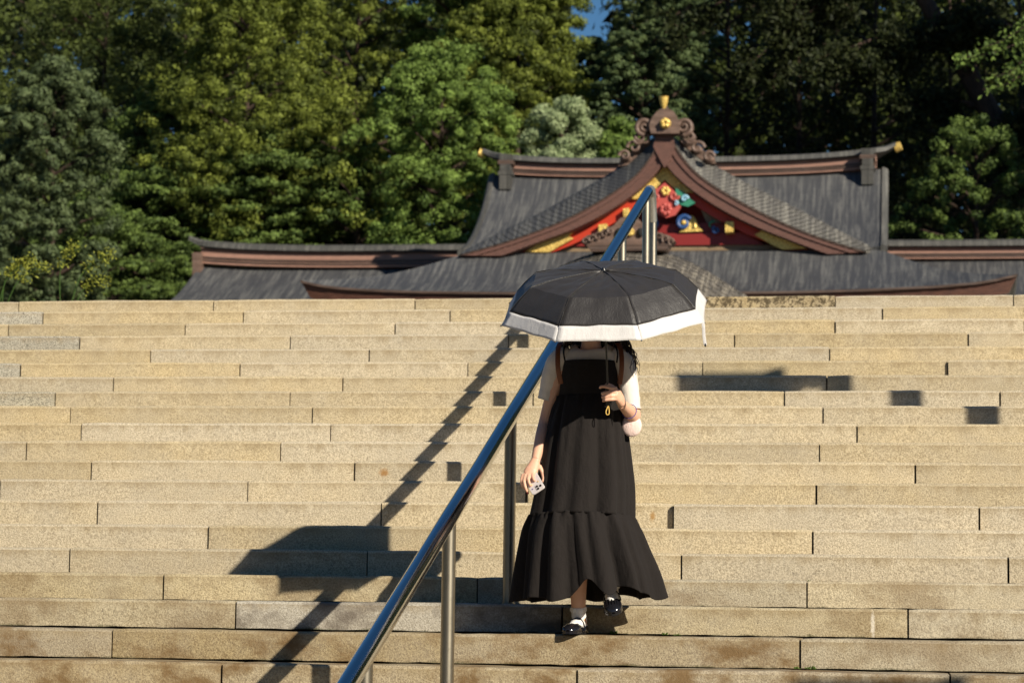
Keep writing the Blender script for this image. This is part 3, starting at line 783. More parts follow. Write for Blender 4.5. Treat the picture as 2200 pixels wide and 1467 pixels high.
# porch roof (undulating gable) in front
porch = thing('porch_roof', None, None, (XC, 31.3, 5.6)); porch.parent = hall; porch.location = Vector((XC, 31.3, 5.6)) - Vector(HO); QO = (XC, 31.3, 5.6)
_tp = [(-4.829,6.782)][0][1]
def bell(x): 
    a = abs(x); d = .215 * a * a if a < 1.6 else .55 + .69 * (a - 1.6) - .12 * (a - 1.6) ** 2
    return d
def porch_f(u, v):
    x = lerp(-3.6, 3.6, u); 
    y = 30.2 + 1.5 * v if v < 1 else 31.7
    z = _tp - bell(x) - .62 * (1 - v) ** 1.6
    return (XC + x * (1 - .02 * (1 - v)), y, z)
mb = MB(); mb.slab(lambda u, v: (porch_f(u, v)[0], porch_f(u, v)[1], porch_f(u, v)[2] - .02), 40, 8, (0, .05, -.18)); obj('porch_bed', mb, M_ROOF, porch, QO, smooth=True)
mb = MB(); mb.slab(lambda u, v: (XC + lerp(-3.6, 3.6, u), 31.7 + 6.5 * v, _tp - bell(lerp(-3.6, 3.6, u)) - .03), 40, 4, (0, 0, -.15)); obj('porch_top', mb, M_ROOF, porch, QO, smooth=True)
ncol, nrow = 26, 8
for j in range(nrow):
    for i in range(ncol):
        a = (i + (.5 if j % 2 else 0)) / (ncol + .5); b2 = a + .95 / (ncol + .5); v0 = j / nrow; v1 = (j + 1.08) / nrow
        mb = MB()
        def f(u, v, a=a, b2=b2, v0=v0, v1=v1):
            p = porch_f(lerp(a, b2, u), min(lerp(v0, v1, v), 1.0)); k_ = .016 * (1 - v) + .006
            return (p[0], p[1] - k_ * .5, p[2] + k_ * .5)
        mb.grid(f, 1, 1); obj('porch_sheet', mb, M_PORCH, porch, QO)
mb = MB(); mb.band([(XC + x, _tp - bell(x) - .66) for x in np.linspace(-3.6, 3.6, 30)], [(XC + x, _tp - bell(x) - .95) for x in np.linspace(-3.6, 3.6, 30)], 30.3, 30.6); obj('porch_bargeboard', mb, M_FASCIA, porch, QO)
for x in (-2.5, 2.5):
    mb = MB(); mb.tube([(XC + x, 30.9, ZP), (XC + x, 30.9, 5.2)], .16, 14); obj('porch_column', mb, M_RED, porch, QO, smooth=True)
mb = MB(); mb.box((XC, 30.9, 5.0), (5.6, .22, .34)); obj('porch_beam', mb, M_RED, porch, QO)
# carved ridge-end ornament of the porch
po = thing('porch_crest', None, None, (XC, 31.2, _tp)); po.parent = hall; po.location = Vector((XC, 31.2, _tp)) - Vector(HO); KO = (XC, 31.2, _tp)
mb = MB(); mb.prism([(-5.600,6.837),(-5.485,6.935),(-5.255,6.999),(-5.009,7.112),(-4.887,7.243),(-4.748,7.274),(-4.600,7.239),(-4.468,7.106),(-4.254,6.988),(-4.025,6.920),(-3.927,6.820),(-4.057,6.739),(-4.760,6.713),(-5.434,6.753)], 31.1, 31.4); obj('crest_body', mb, M_ONI, po, KO)
c = [(-4.716,6.986)][0]
mb = MB(); mb.tube([(c[0], 31.09, c[1]), (c[0], 31.03, c[1])], [.078, .066], 16); obj('gold_crest_disc', mb, M_GOLD, po, KO, smooth=True)
for xx in range(10):
    cxs = [(-5.504,6.829),(-5.390,6.869),(-5.275,6.909),(-5.161,6.957),(-5.054,7.014),(-4.408,7.007),(-4.301,6.948),(-4.195,6.898),(-4.089,6.855),(-3.983,6.813)][xx]
    vol('crest_curl', cxs, .075, 1.1, 31.06, .022, M_ONI, .5 * xx, 1 if xx < 5 else -1, po, KO)
for sgn, q in ((-1, [(-4.915,6.979)][0]), (1, [(-4.538,6.975)][0])):
    mb = MB(); mb.ball((q[0], 31.08, q[1]), (.055, .05, .085)); obj('crest_shade_knob', mb, M_BLACKH, po, KO, smooth=True)  # solid black balls painting the shade of hollows in the carving
mb = MB(); mb.prism([(-5.471,6.746),(-4.015,6.748),(-4.079,6.642),(-5.387,6.630)], 30.95, 31.4); obj('crest_base', mb, M_TRIM, po, KO)

# wings: long low roofs to either side
wing = thing('side_wing', 'long low wing with grey roof and brown ridge band left of the main hall', 'building', (-13, 46, ZP)); WO = (-13, 46, ZP)
def wing_roof(parent, org, x0, x1, tips, zr, left_end):
    pr = [(46.0, zr), (45.1, zr - .50), (44.1, zr - .98), (42.9, zr - 1.45)]
    mb = MB(); mb.slab(lambda u, v: (lerp(x0, x1, u), poly(pr, v)[0], poly(pr, v)[1] + .10 * (max(0, 1 - u * 6) ** 2 if left_end else 0)), 30, 12, (0, .04, -.12)); obj('wing_roof', mb, M_ROOF, parent, org, smooth=True)
    pb = [(92.0 - a, b) for a, b in pr]
    mb = MB(); mb.slab(lambda u, v: (lerp(x0, x1, u), poly(pb, v)[0], poly(pb, v)[1]), 10, 6, (0, -.04, -.12)); obj('rear_roof', mb, M_ROOF, parent, org, smooth=True)
    mb = MB(); mb.box(((x0 + x1) / 2, 46, (ZP + zr - 1.2) / 2), (abs(x1 - x0) - .8, 4.6, zr - 1.2 - ZP)); obj('wing_wall', mb, M_WHITE, parent, org)
_w = [(-16.807,8.575),(-10.739,8.522),(-16.818,8.973),(-10.746,8.914)]
zw = (_w[0][1] + _w[1][1]) / 2
wing_roof(wing, WO, _w[0][0] - .0, -6.0, None, zw, True)
ridge(_w[0][0] + .06, -6.0, 46.0, zw - .02, (_w[2][1] - zw) / 1.0, wing, lift=.26, half=.17, tips=(True, False), org=WO, gold=False, sweep=.34)
_b = [(-16.898,8.899),(-16.689,8.897),(-16.671,8.251),(-16.881,8.298)]
mb = MB(); mb.prism([(p[0], p[1]) for p in _b], 45.6, 45.95); obj('ridge_end_block', mb, M_ONI, wing, WO)
wing2 = thing('side_wing', 'long low wing with grey roof and brown ridge band right of the main hall', 'building', (4, 46, ZP)); W2 = (4, 46, ZP)
_w = [(-0.435,8.628),(2.739,8.620),(-0.433,8.955),(2.742,8.933)]
zw2 = (_w[0][1] + _w[1][1]) / 2
wing_roof(wing2, W2, -1.6, 11.0, None, zw2, False)
ridge(-1.6, 11.0, 46.0, zw2 - .02, (_w[2][1] - zw2) / 1.05, wing2, lift=.06, half=.17, tips=(False, True), org=W2, gold=False, sweep=.34)

# ------------------------------------------------------------------ vegetation
CAMP = np.array((0, -11.77, .22))
def leaf_mesh(name, P, Nn, size, tint, seed, aspect=1.0, quad=False):
    r = np.random.default_rng(seed); n = len(P)
    a = r.normal(size=(n, 3)); t1 = np.cross(Nn, a); t1 /= np.linalg.norm(t1, axis=1, keepdims=True) + 1e-9
    t2 = np.cross(Nn, t1); t2 /= np.linalg.norm(t2, axis=1, keepdims=True) + 1e-9
    s = (size * r.uniform(.6, 1.3, n))[:, None]
    if quad:
        V = np.stack([P - t1 * s * aspect, P + t2 * s * .42 + t1 * s * .1, P + t1 * s * aspect, P - t2 * s * .42 + t1 * s * .1], 1); k = 4
    else:
        V = np.stack([P - t1 * s * .5 * aspect, P + t1 * s * .5 * aspect, P + t2 * s * .95], 1); k = 3
    me = bpy.data.meshes.new(name)
    me.vertices.add(n * k); me.vertices.foreach_set('co', V.reshape(-1).astype(np.float32))
    me.loops.add(n * k); me.loops.foreach_set('vertex_index', np.arange(n * k, dtype=np.int32))
    me.polygons.add(n); me.polygons.foreach_set('loop_start', np.arange(0, n * k, k, dtype=np.int32)); me.polygons.foreach_set('loop_total', np.full(n, k, dtype=np.int32))
    at = me.attributes.new('tint', 'FLOAT', 'FACE'); at.data.foreach_set('value', tint.astype(np.float32))
    me.update(calc_edges=True)
    return me
def unit(n, r):
    a = r.normal(size=(n, 3)); return a / np.linalg.norm(a, axis=1, keepdims=True)
LEAVES = 0
def crown_points(X, Y, z0, z1, R, style, seed, dens=1.0, vis=None):
    """puff centres + puff radii of a crown: lobes carried by the limbs, puffs carried by the lobes"""
    r = np.random.default_rng(seed); H = z1 - z0; C = []; S = []; limbs = []
    nl = int(dens * max(10, H * R * (3.7 if style != 'maple' else 5.0)))
    for i in range(nl):
        t = (i + r.uniform(0, 1)) / nl; z = z0 + t * H
        if style in ('cedar', 'pine'): rz = R * (1.02 - .62 * t ** 1.6) * (.55 + .45 * min(1, t * 6))
        else: rz = R * math.sqrt(max(.05, 1 - (2 * t - .86) ** 2 * .8))
        th = i * 2.399963 + r.uniform(-.5, .5); rho = rz * r.uniform(.66, 1.08)
        c = np.array((X + cos(th) * rho, Y + sin(th) * rho, z))
        lr = R * r.uniform(.26, .42) if style != 'pine' else R * r.uniform(.2, .34)
        tocam = CAMP - c; tocam /= np.linalg.norm(tocam)
        back = (c - np.array((X, Y, z))) @ tocam
        if back < -R * .35 and r.uniform() < .6: continue
        limbs.append(c)
        if style == 'maple':
            np_ = int(26 * dens); a = r.uniform(0, 2 * pi, np_); q = np.sqrt(r.uniform(0, 1, np_)) * lr * 1.35
            pc = c + np.stack([np.cos(a) * q, np.sin(a) * q, r.normal(0, .07, np_) - .10 * (q / lr) ** 2 * lr], 1)
            pr = np.stack([np.full(np_, .20), np.full(np_, .20), np.full(np_, .075)], 1) * r.uniform(.7, 1.3, (np_, 1)) * max(.8, R / 2)
        else:
            np_ = int((19 if style == 'cedar' else 17) * dens * (1.3 if lr > .6 else 1)); d = unit(np_, r); d[:, 2] = np.where((d[:, 2] < -.3) & (r.uniform(size=np_) < .8), -d[:, 2], d[:, 2]); keep = (d @ tocam > -.35) | (r.uniform(size=np_) < .2); d = d[keep]; np_ = len(d)
            d[:, 2] *= .85; pc = c + d * lr * r.uniform(.8, 1.2, (np_, 1))
            base = {'cedar': .22, 'broad': .235, 'pine': .17}[style] * max(.75, R / 2.1)
            pr = np.full((np_, 3), base) * r.uniform(.7, 1.35, (np_, 1)); pr[:, 2] *= .85 if style != 'pine' else .6
        C.append(pc); S.append(pr)
    return np.concatenate(C), np.concatenate(S), limbs
def tree(name, label, X, Y, z0, z1, R, style, m, seed, leaf=.085, nleaf=26, dens=1.0, trunk=.15, group='trees behind the shrine', base=None, lean=0.0):
    global LEAVES
    base = ZP if base is None else base
    root = thing(name, label, 'tree', (X, Y, base), group)
    C, S, limbs = crown_points(X, Y, z0, z1, R, style, seed, dens)
    r = np.random.default_rng(seed + 99)
    if leaf < .095: nleaf = int(nleaf * (2.5 if style != 'maple' else 1.7)); leaf *= .78
    n = len(C) * nleaf; idx = np.repeat(np.arange(len(C)), nleaf)
    d = unit(n, r); rad = r.uniform(.35, 1.08, (n, 1)) ** .5
    P = C[idx] + d * S[idx] * rad
    Nn = d * np.array((1, 1, 1.25)) + unit(n, r) * .42; Nn /= np.linalg.norm(Nn, axis=1, keepdims=True)
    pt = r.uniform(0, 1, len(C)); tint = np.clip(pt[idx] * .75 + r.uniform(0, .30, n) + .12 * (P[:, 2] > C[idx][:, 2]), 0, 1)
    me = leaf_mesh('crown', P - np.array((X, Y, base)), Nn, leaf, tint, seed, 1.0 if style != 'broad' else 1.2)
    LEAVES += n
    put('crown', me, m, root, (X, Y, base))
    rr = random.Random(seed); mb = MB(); top = z0 + (z1 - z0) * .93
    tp = [(X + lean * (1 - q) + rr.uniform(-.05, .05), Y + rr.uniform(-.05, .05), lerp(base, top, q)) for q in (0, .15, .35, .6, .8, 1)]
    mb.tube(tp, [trunk * 1.25, trunk, trunk * .85, trunk * .6, trunk * .35, .03], 9)
    obj('trunk', mb, M_BARK, root, (X, Y, base), smooth=True)
    mb = MB()
    for c in limbs[::max(1, len(limbs) // 26)]:
        zt = max(base + .6, c[2] - .25 * R - .2); a = Vector((X, Y, zt)); b = Vector(c)
        mb.tube([a, a.lerp(b, .5) + Vector((0, 0, .06)), b], [.06 * trunk / .2, .04, .014], 5)
    if mb.v: obj('limbs', mb, M_BARK, root, (X, Y, base))
    return root
def dx(px, d): return (px - 1940) / 5350 * d
def dz(py, d): return .22 + (1330 - py) / 5350 * d
def ptree(name, label, px, d, ytop, ybot, wpx, style, m, seed, **kw):
    """helper: spacing worked out from distance d (m) of the trunk"""
    return tree(name, label, dx(px, d), d - 11.77, dz(ybot, d), dz(ytop, d), wpx / 5350 * d, style, m, seed, **kw)
G1 = 'tall trees rising behind the shrine roofs'
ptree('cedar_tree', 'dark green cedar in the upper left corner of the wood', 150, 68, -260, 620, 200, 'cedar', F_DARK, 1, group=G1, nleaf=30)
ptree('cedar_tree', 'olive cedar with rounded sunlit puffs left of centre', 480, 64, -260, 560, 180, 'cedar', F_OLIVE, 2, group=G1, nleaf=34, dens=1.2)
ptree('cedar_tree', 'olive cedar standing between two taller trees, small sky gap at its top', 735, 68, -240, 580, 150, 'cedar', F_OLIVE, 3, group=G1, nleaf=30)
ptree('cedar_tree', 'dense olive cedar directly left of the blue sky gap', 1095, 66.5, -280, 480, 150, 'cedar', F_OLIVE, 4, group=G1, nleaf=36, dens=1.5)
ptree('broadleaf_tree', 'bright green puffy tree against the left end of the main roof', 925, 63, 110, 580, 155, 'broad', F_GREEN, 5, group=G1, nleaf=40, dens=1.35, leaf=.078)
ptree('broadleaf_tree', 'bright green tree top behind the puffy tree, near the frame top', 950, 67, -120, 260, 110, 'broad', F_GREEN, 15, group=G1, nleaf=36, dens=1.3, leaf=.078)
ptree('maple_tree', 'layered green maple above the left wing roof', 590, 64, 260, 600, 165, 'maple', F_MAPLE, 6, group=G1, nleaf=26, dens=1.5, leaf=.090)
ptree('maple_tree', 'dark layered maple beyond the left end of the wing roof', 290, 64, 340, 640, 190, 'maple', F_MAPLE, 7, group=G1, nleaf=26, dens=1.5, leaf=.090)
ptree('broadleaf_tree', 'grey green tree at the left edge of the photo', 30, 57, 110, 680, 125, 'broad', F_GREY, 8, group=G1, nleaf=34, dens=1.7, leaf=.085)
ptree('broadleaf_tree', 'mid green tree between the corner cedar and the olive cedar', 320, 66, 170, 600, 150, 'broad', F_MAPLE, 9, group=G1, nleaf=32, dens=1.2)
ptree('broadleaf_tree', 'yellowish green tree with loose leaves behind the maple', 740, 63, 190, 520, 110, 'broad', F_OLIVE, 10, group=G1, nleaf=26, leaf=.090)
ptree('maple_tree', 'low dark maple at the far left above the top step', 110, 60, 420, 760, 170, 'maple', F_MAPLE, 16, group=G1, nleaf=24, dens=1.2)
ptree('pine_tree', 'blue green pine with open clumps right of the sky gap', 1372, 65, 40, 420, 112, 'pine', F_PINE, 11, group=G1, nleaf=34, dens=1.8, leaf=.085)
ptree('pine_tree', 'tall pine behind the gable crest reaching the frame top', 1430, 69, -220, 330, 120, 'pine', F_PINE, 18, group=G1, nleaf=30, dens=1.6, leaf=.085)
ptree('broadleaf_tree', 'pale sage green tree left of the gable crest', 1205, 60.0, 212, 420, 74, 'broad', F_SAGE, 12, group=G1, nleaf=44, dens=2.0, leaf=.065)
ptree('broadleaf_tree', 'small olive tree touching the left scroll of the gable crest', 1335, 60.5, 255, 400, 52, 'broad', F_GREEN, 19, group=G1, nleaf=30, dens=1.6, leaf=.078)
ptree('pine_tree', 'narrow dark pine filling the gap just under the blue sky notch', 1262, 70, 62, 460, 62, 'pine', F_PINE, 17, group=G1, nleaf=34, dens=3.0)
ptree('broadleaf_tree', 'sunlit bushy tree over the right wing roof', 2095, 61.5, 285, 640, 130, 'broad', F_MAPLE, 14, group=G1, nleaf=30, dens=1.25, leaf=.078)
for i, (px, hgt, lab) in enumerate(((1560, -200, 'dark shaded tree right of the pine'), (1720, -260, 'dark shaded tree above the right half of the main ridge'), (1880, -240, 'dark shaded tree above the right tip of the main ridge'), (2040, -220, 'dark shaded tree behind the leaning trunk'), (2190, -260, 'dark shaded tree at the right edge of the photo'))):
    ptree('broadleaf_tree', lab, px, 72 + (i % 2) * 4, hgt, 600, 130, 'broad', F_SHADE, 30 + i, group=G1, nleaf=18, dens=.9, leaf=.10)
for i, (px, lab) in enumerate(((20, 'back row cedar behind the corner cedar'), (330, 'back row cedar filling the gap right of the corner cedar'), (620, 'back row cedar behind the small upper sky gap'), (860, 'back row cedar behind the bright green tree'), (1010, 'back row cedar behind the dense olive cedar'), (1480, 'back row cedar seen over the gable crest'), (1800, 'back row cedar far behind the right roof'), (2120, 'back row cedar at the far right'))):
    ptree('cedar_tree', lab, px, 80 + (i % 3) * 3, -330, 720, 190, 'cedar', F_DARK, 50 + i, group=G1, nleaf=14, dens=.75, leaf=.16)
# row of tall trees to the right, beyond the frame; they shade the right of the wood
for i, (x, y, R) in enumerate(((12.2, 44.0, 2.6), (16.2, 45.0, 2.8), (20.4, 46.0, 2.8), (24.8, 47.0, 2.8), (29.5, 48, 3.0))):
    tree('cedar_tree', ('tall cedar beside the right wing, nearest the hall', 'second tall cedar out from the hall on the right', 'third tall cedar out from the hall on the right', 'fourth tall cedar out from the hall on the right', 'outermost tall cedar on the right')[i], x, y, ZP + 2, ZP + 27 + i, R, 'cedar', F_DARK, 70 + i, leaf=.30, nleaf=9, dens=.8, trunk=.4, group='cedars right of the shrine grounds')
# undergrowth that reads as one mass
r = np.random.default_rng(5)
C = np.stack([r.uniform(-22, 8, 1400), r.uniform(47.5, 56, 1400), ZP + r.uniform(.3, 4.4, 1400)], 1); idx = np.repeat(np.arange(1400), 40)
d = unit(len(idx), r); me = leaf_mesh('undergrowth', C[idx] + d * .45, d, .09, r.uniform(0, 1, len(idx)), 6)
put('undergrowth', me, F_DARK, None, label='dark undergrowth massed beneath the trees behind the shrine', cat='shrubs', kind='stuff')
LEAVES += len(idx)
# far wood closing the gaps low down
C = np.stack([r.uniform(-52, 30, 5200), r.uniform(84, 108, 5200), ZP + r.uniform(0, 1, 5200) * 25], 1)
gapx = np.abs(C[:, 0] - (-.127 * (C[:, 1] + 11.8))) < 1.0
C = C[~(gapx & (C[:, 2] > 21.6))]; C = C[~((C[:, 2] > 14) & (r.uniform(size=len(C)) < .08))]
idx = np.repeat(np.arange(len(C)), 60)
d = unit(len(idx), r); me = leaf_mesh('far_wood', C[idx] + d * r.uniform(.6, 1.3, (len(idx), 1)), d, .40, r.uniform(0, 1, len(idx)), 8)
put('far_wood', me, F_SHADE, None, label='far dark wood closing the view behind the tree row', cat='wood', kind='stuff')
LEAVES += len(idx)

a_ = r.uniform(0, 2 * pi, 4200)  # unseen wood added round the lower grounds, darkens reflections and low skylight
rad_ = r.uniform(62, 84, 4200)
C = np.stack([np.cos(a_) * rad_, -14 + np.sin(a_) * rad_, -1.3 + r.uniform(0, 1, 4200) ** .9 * 17], 1)
C = C[(C[:, 1] < 22)]
idx = np.repeat(np.arange(len(C)), 26); d = unit(len(idx), r); me = leaf_mesh('unseen_wood', C[idx] + d * 1.9, d, 1.05, r.uniform(0, 1, len(idx)), 9)
put('unseen_wood', me, F_SHADE, None, label='unseen dark wood added round the lower grounds to dim reflections and skylight', cat='wood', kind='stuff')
# leaning tree at the right with overhanging leafy branches
BK = 6.5
lt = thing('leaning_tree', 'large leaning tree with dark reddish trunk crossing the upper right corner', 'tree', (7.1, 47.0 + BK, ZP)); LO = (7.1, 47.0 + BK, ZP)
def bk(q): return ((q[0]) * 1.11, q[1] + BK, (q[2] - .22) * 1.11 + .22)
tp = [(6.4, 47.0, ZP), (5.6, 47.0, 5.4), (4.4, 46.8, 8.0), (2.95, 46.6, 10.6), (2.0, 46.5, 12.2), (1.25, 46.4, 13.6), (.6, 46.3, 14.7), (-.1, 46.1, 16.0)]
tp = [bk(q) for q in tp]; tp[0] = (tp[0][0], tp[0][1], ZP - .1)
mb = MB(); mb.tube([poly(tp, i / 28) for i in range(29)], [lerp(.44, .17, i / 28) for i in range(29)], 14); obj('trunk', mb, M_BARK, lt, LO, smooth=True)
br = []
rr = random.Random(21)
starts = [(1.9, 46.5, 12.3), (1.2, 46.4, 13.7), (.6, 46.3, 14.7), (2.6, 46.6, 11.2), (-.1, 46.1, 16.0), (3.2, 46.6, 10.2)]
ends = [(-3.6, 45.6, 13.2), (-2.6, 45.4, 14.6), (-5.6, 45.6, 14.0), (3.6, 45.4, 12.6), (-4.6, 45.2, 15.2), (4.4, 45.2, 11.2), (-1.2, 45.2, 12.9), (1.8, 45.0, 13.9), (-3.4, 46.6, 12.6), (-.4, 45.6, 11.9), (3.0, 45.3, 13.6), (-2.0, 45.0, 13.2), (2.4, 45.3, 11.0)]
starts = [bk(q) for q in starts]; ends = [bk(q) for q in ends]
mb = MB(); tips = []
for i, e_ in enumerate(ends):
    s_ = min(starts, key=lambda q: (Vector(q) - Vector(e_)).length + rr.uniform(0, 1.2)); a = Vector(s_); b = Vector(e_)
    m_ = a.lerp(b, .5) + Vector((rr.uniform(-.3, .3), rr.uniform(-.3, .3), rr.uniform(.2, .6)))
    P_ = [a, a.lerp(m_, .5), m_, m_.lerp(b, .5), b]; mb.tube(P_, [.09, .07, .05, .032, .012], 6)
    for q in range(14):
        t_ = rr.uniform(.15, 1.0); p0 = a.lerp(m_, t_ * 2) if t_ < .5 else m_.lerp(b, t_ * 2 - 1)
        p1 = p0 + Vector((rr.uniform(-.7, .5), rr.uniform(-.5, .5), rr.uniform(-.55, .3))); p2 = p1 + Vector((rr.uniform(-.35, .2), 0, rr.uniform(-.35, -.05)))
        mb.tube([p0, p1, p2], [.022, .012, .005], 4); tips += [p1, p2, p0.lerp(p1, .6), p1.lerp(p2, .5)]
obj('limbs', mb, M_BARK, lt, LO)
C = np.array([tuple(q) for q in tips]); nl = 60; idx = np.repeat(np.arange(len(C)), nl); r = np.random.default_rng(12)
P = C[idx] + r.normal(0, 1, (len(idx), 3)) * np.array((.17, .15, .13)); Nn = unit(len(idx), r) + np.array((0, -.2, .5)); Nn /= np.linalg.norm(Nn, axis=1, keepdims=True)
me = leaf_mesh('crown', P - np.array(LO), Nn, .085, r.uniform(0, 1, len(idx)), 13, 1.0, True); put('crown', me, F_SHADE, lt, LO); LEAVES += len(idx) * 2
# near sunlit spray of leaves hanging in at the right edge
sp_ = thing('leafy_spray', 'sunlit spray of light green leaves hanging in front of the leaning trunk', 'branch', (3.2, 42.0, 12.6)); RO = (3.2, 42.0, 12.6)
mb = MB(); tips = []
pa = [(3.875,13.250),(2.593,12.769),(1.899,12.497),(1.304,12.408),(1.205,12.348)]; pb_ = [(3.873,13.046),(2.586,12.052),(2.190,11.805),(1.696,11.702)]
for k_, pth in enumerate((pa, pb_, [(3.572,12.440),(2.688,12.459),(2.390,12.159),(1.994,11.962)], [(3.584,13.462),(2.596,13.076),(2.099,12.760),(1.603,12.586)])):
    P_ = [Vector((x, 42.0 - .05 * j, z)) for j, (x, z) in enumerate(pth)]
    mb.tube(P_, [.03, .02, .012, .007, .004][:len(P_)], 5)
    for j in range(1, len(P_)):
        for q in range(5): tips.append(P_[j - 1].lerp(P_[j], q / 5) if j > 1 else P_[j])
obj('twig', mb, M_BARK, sp_, RO)
C = np.array([tuple(q) for q in tips]); idx = np.repeat(np.arange(len(C)), 12); r = np.random.default_rng(22)
P = C[idx] + r.normal(0, 1, (len(idx), 3)) * np.array((.11, .11, .09)); Nn = unit(len(idx), r) + np.array((.3, -.5, .3)); Nn /= np.linalg.norm(Nn, axis=1, keepdims=True)
me = leaf_mesh('leaves', P - np.array(RO), Nn, .06, r.uniform(0, 1, len(idx)), 23, 1.0, True); put('leaves', me, F_GREEN, sp_, RO)

# yellow-green weeds behind the top step on the left
def weed(name, label, X, Y, tops, h, n, seed, m, rad=.45):
    root = thing(name, label, 'plant', (X, Y, ZP), 'weeds behind the top step'); r = random.Random(seed); mb = MB(); pts = []
    for tx, tz in tops:
        a = Vector((X + r.uniform(-.1, .1), Y, ZP)); b = Vector((tx, Y + r.uniform(-.15, .15), tz)); mid = a.lerp(b, .6) + Vector((-.10 * (1 if tx > X else -1), 0, .16))
        P_ = [Vector(poly([tuple(a), tuple(a.lerp(mid, .5)), tuple(mid), tuple(mid.lerp(b, .6) + Vector((0, 0, .03))), tuple(b)], q / 10)) for q in range(11)]
        mb.tube(P_, [.007 - .0005 * q for q in range(11)], 5); pts += P_[6:] * 4
    for q in range(70):
        a = Vector((X + r.uniform(-rad, rad) * .8, Y + r.uniform(-.3, .3), ZP)); b = a + Vector((r.uniform(-.15, .15), r.uniform(-.1, .1), h * r.uniform(.5, 1)))
        mb.tube([a, a.lerp(b, .5), b], [.006, .005, .003], 4); pts += [a.lerp(b, u) for u in (.2, .35, .5, .65, .8, 1)]
    obj('stems', mb, M_GRASS, root, (X, Y, ZP))
    C = np.array([tuple(p) for p in pts]); idx = np.repeat(np.arange(len(C)), n); rr_ = np.random.default_rng(seed)
    P = C[idx] + rr_.normal(0, 1, (len(idx), 3)) * .035; Nn = unit(len(idx), rr_) + np.array((.3, -.3, .5)); Nn /= np.linalg.norm(Nn, axis=1, keepdims=True)
    tint = np.where(np.isin(idx % len(C), np.arange(len(tops) * 20)), .75, .15) + rr_.uniform(0, .25, len(idx))
    me = leaf_mesh('leaves', P - np.array((X, Y, ZP)), Nn, .022, np.clip(tint, 0, 1), seed + 1, 1.0, True); put('leaves', me, m, root, (X, Y, ZP))
_g = [(-8.624,3.750),(-8.271,3.918),(-7.960,3.867),(-7.980,3.582)]
weed('goldenrod', 'yellow tipped weed behind the top step, right of the two at the left edge', _g[0][0] + .25, 12.2, _g[1:], .42, 7, 41, F_YELLOW)
_g = [(-8.979,3.753),(-8.763,3.799),(-8.573,3.721),(-8.881,3.781)]
weed('goldenrod', 'yellow tipped weed behind the top step at the very left edge', _g[0][0] - .1, 12.2, _g[1:], .40, 7, 43, F_YELLOW)
# little weeds growing from joints of the stairs
def tuft(c, s, n, seed, label):
    r = random.Random(seed); mb = MB(); c = Vector(c)
    for i in range(n):
        a = r.uniform(0, 2 * pi); l_ = s * r.uniform(.5, 1.2); d_ = Vector((cos(a) * .8, -abs(sin(a)) * .5, r.uniform(.25, 1.0))).normalized(); w = d_.cross(Vector((r.uniform(-1, 1), 1, .2))).normalized() * l_ * .16
        p = c + Vector((r.uniform(-1, 1) * s * .9, r.uniform(-.004, .002), 0)); mb.add([p - w * .3, p + d_ * l_ * .55 - w, p + d_ * l_ + Vector((0, 0, -.1 * l_)), p + d_ * l_ * .55 + w, p + w * .3], [(0, 1, 2, 3, 4)])
    root = thing('weed', label, 'weed', tuple(c), 'small weeds in the joints of the stairs'); me = mb.mesh('leaves', tuple(c))
    at = me.attributes.new('tint', 'FLOAT', 'FACE'); at.data.foreach_set('value', [r.random() for _ in me.polygons])
    put('leaves', me, M_GRASS, root, tuple(c))
for i, (c, s, n, lab) in enumerate((((-1.4637,0.8620,0.1592), .022, 14, 'tiny green weed in the joint right of the lowest shoe'), ((-1.1894,0.8620,0.1584), .018, 14, 'tiny weed in the joint left of the next one along, right of the dress'), ((-1.1352,0.8620,0.1568), .013, 10, 'smaller tiny weed beside another one right of the dress'),
        ((-0.5140,0.4270,0.0065), .016, 14, 'tiny weed left of the joint near the bottom edge'), ((-0.4447,0.4270,0.0054), .022, 20, 'leafy tiny weed right of the joint near the bottom edge'), ((-0.5096,1.7300,0.4500), .010, 8, 'tiny weed on top of a joint high on the right'), ((-3.5967,0.8620,0.1460), .01, 8, 'tiny weed in the joint low on the left'), ((-0.6775,0.4270,-0.0029), .01, 8, 'tiniest weed in the lowest joint'))):
    tuft(c, s, n, 60 + i, lab)

# ------------------------------------------------------------------ lamp posts beside the stairs (outside the frame, they throw the two soft shadows)
def lamp(loc, label):
    L_ = thing('lamp_post', label, 'lamp post', loc, 'lamp posts right of the stairs'); x, y, z = loc
    mb = MB(); mb.box((x, y, z + .15), (.34, .34, .3)); obj('base', mb, M_STONE_GREY, L_, loc)
    mb = MB(); mb.tube([(x, y, z + .3), (x, y, z + 4.03)], .075, 14); obj('pole', mb, M_TIMBER, L_, loc, smooth=True)
    mb = MB(); mb.tube([(x, y, z + 3.96), (x - .3, y, z + 3.99), (x - .62, y, z + 3.97)], .03, 8); obj('arm', mb, M_TIMBER, L_, loc, smooth=True)
    mb = MB(); mb.tube([(x, y, z + 3.62), (x - .12, y, z + 3.80), (x - .3, y, z + 3.93)], .03, 8); obj('brace', mb, M_TIMBER, L_, loc, smooth=True)
    mb = MB(); mb.box((x - .6, y, z + 3.64), (.50, .34, .36)); obj('lantern_body', mb, M_WHITE, L_, loc)
    for sx in (-1, 1):
        for sy in (-1, 1):
            mb = MB(); mb.box((x - .6 + sx * .26, y + sy * .18, z + 3.64), (.05, .05, .42)); obj('lantern_frame', mb, M_TIMBER, L_, loc)
    mb = MB(); mb.rings([[(x - .6 - a, y - a * .7, zz), (x - .6 + a, y - a * .7, zz), (x - .6 + a, y + a * .7, zz), (x - .6 - a, y + a * .7, zz)] for a, zz in ((.33, z + 3.84), (.31, z + 3.88), (.12, z + 3.95))], True); obj('lantern_roof', mb, M_ROOF, L_, loc)
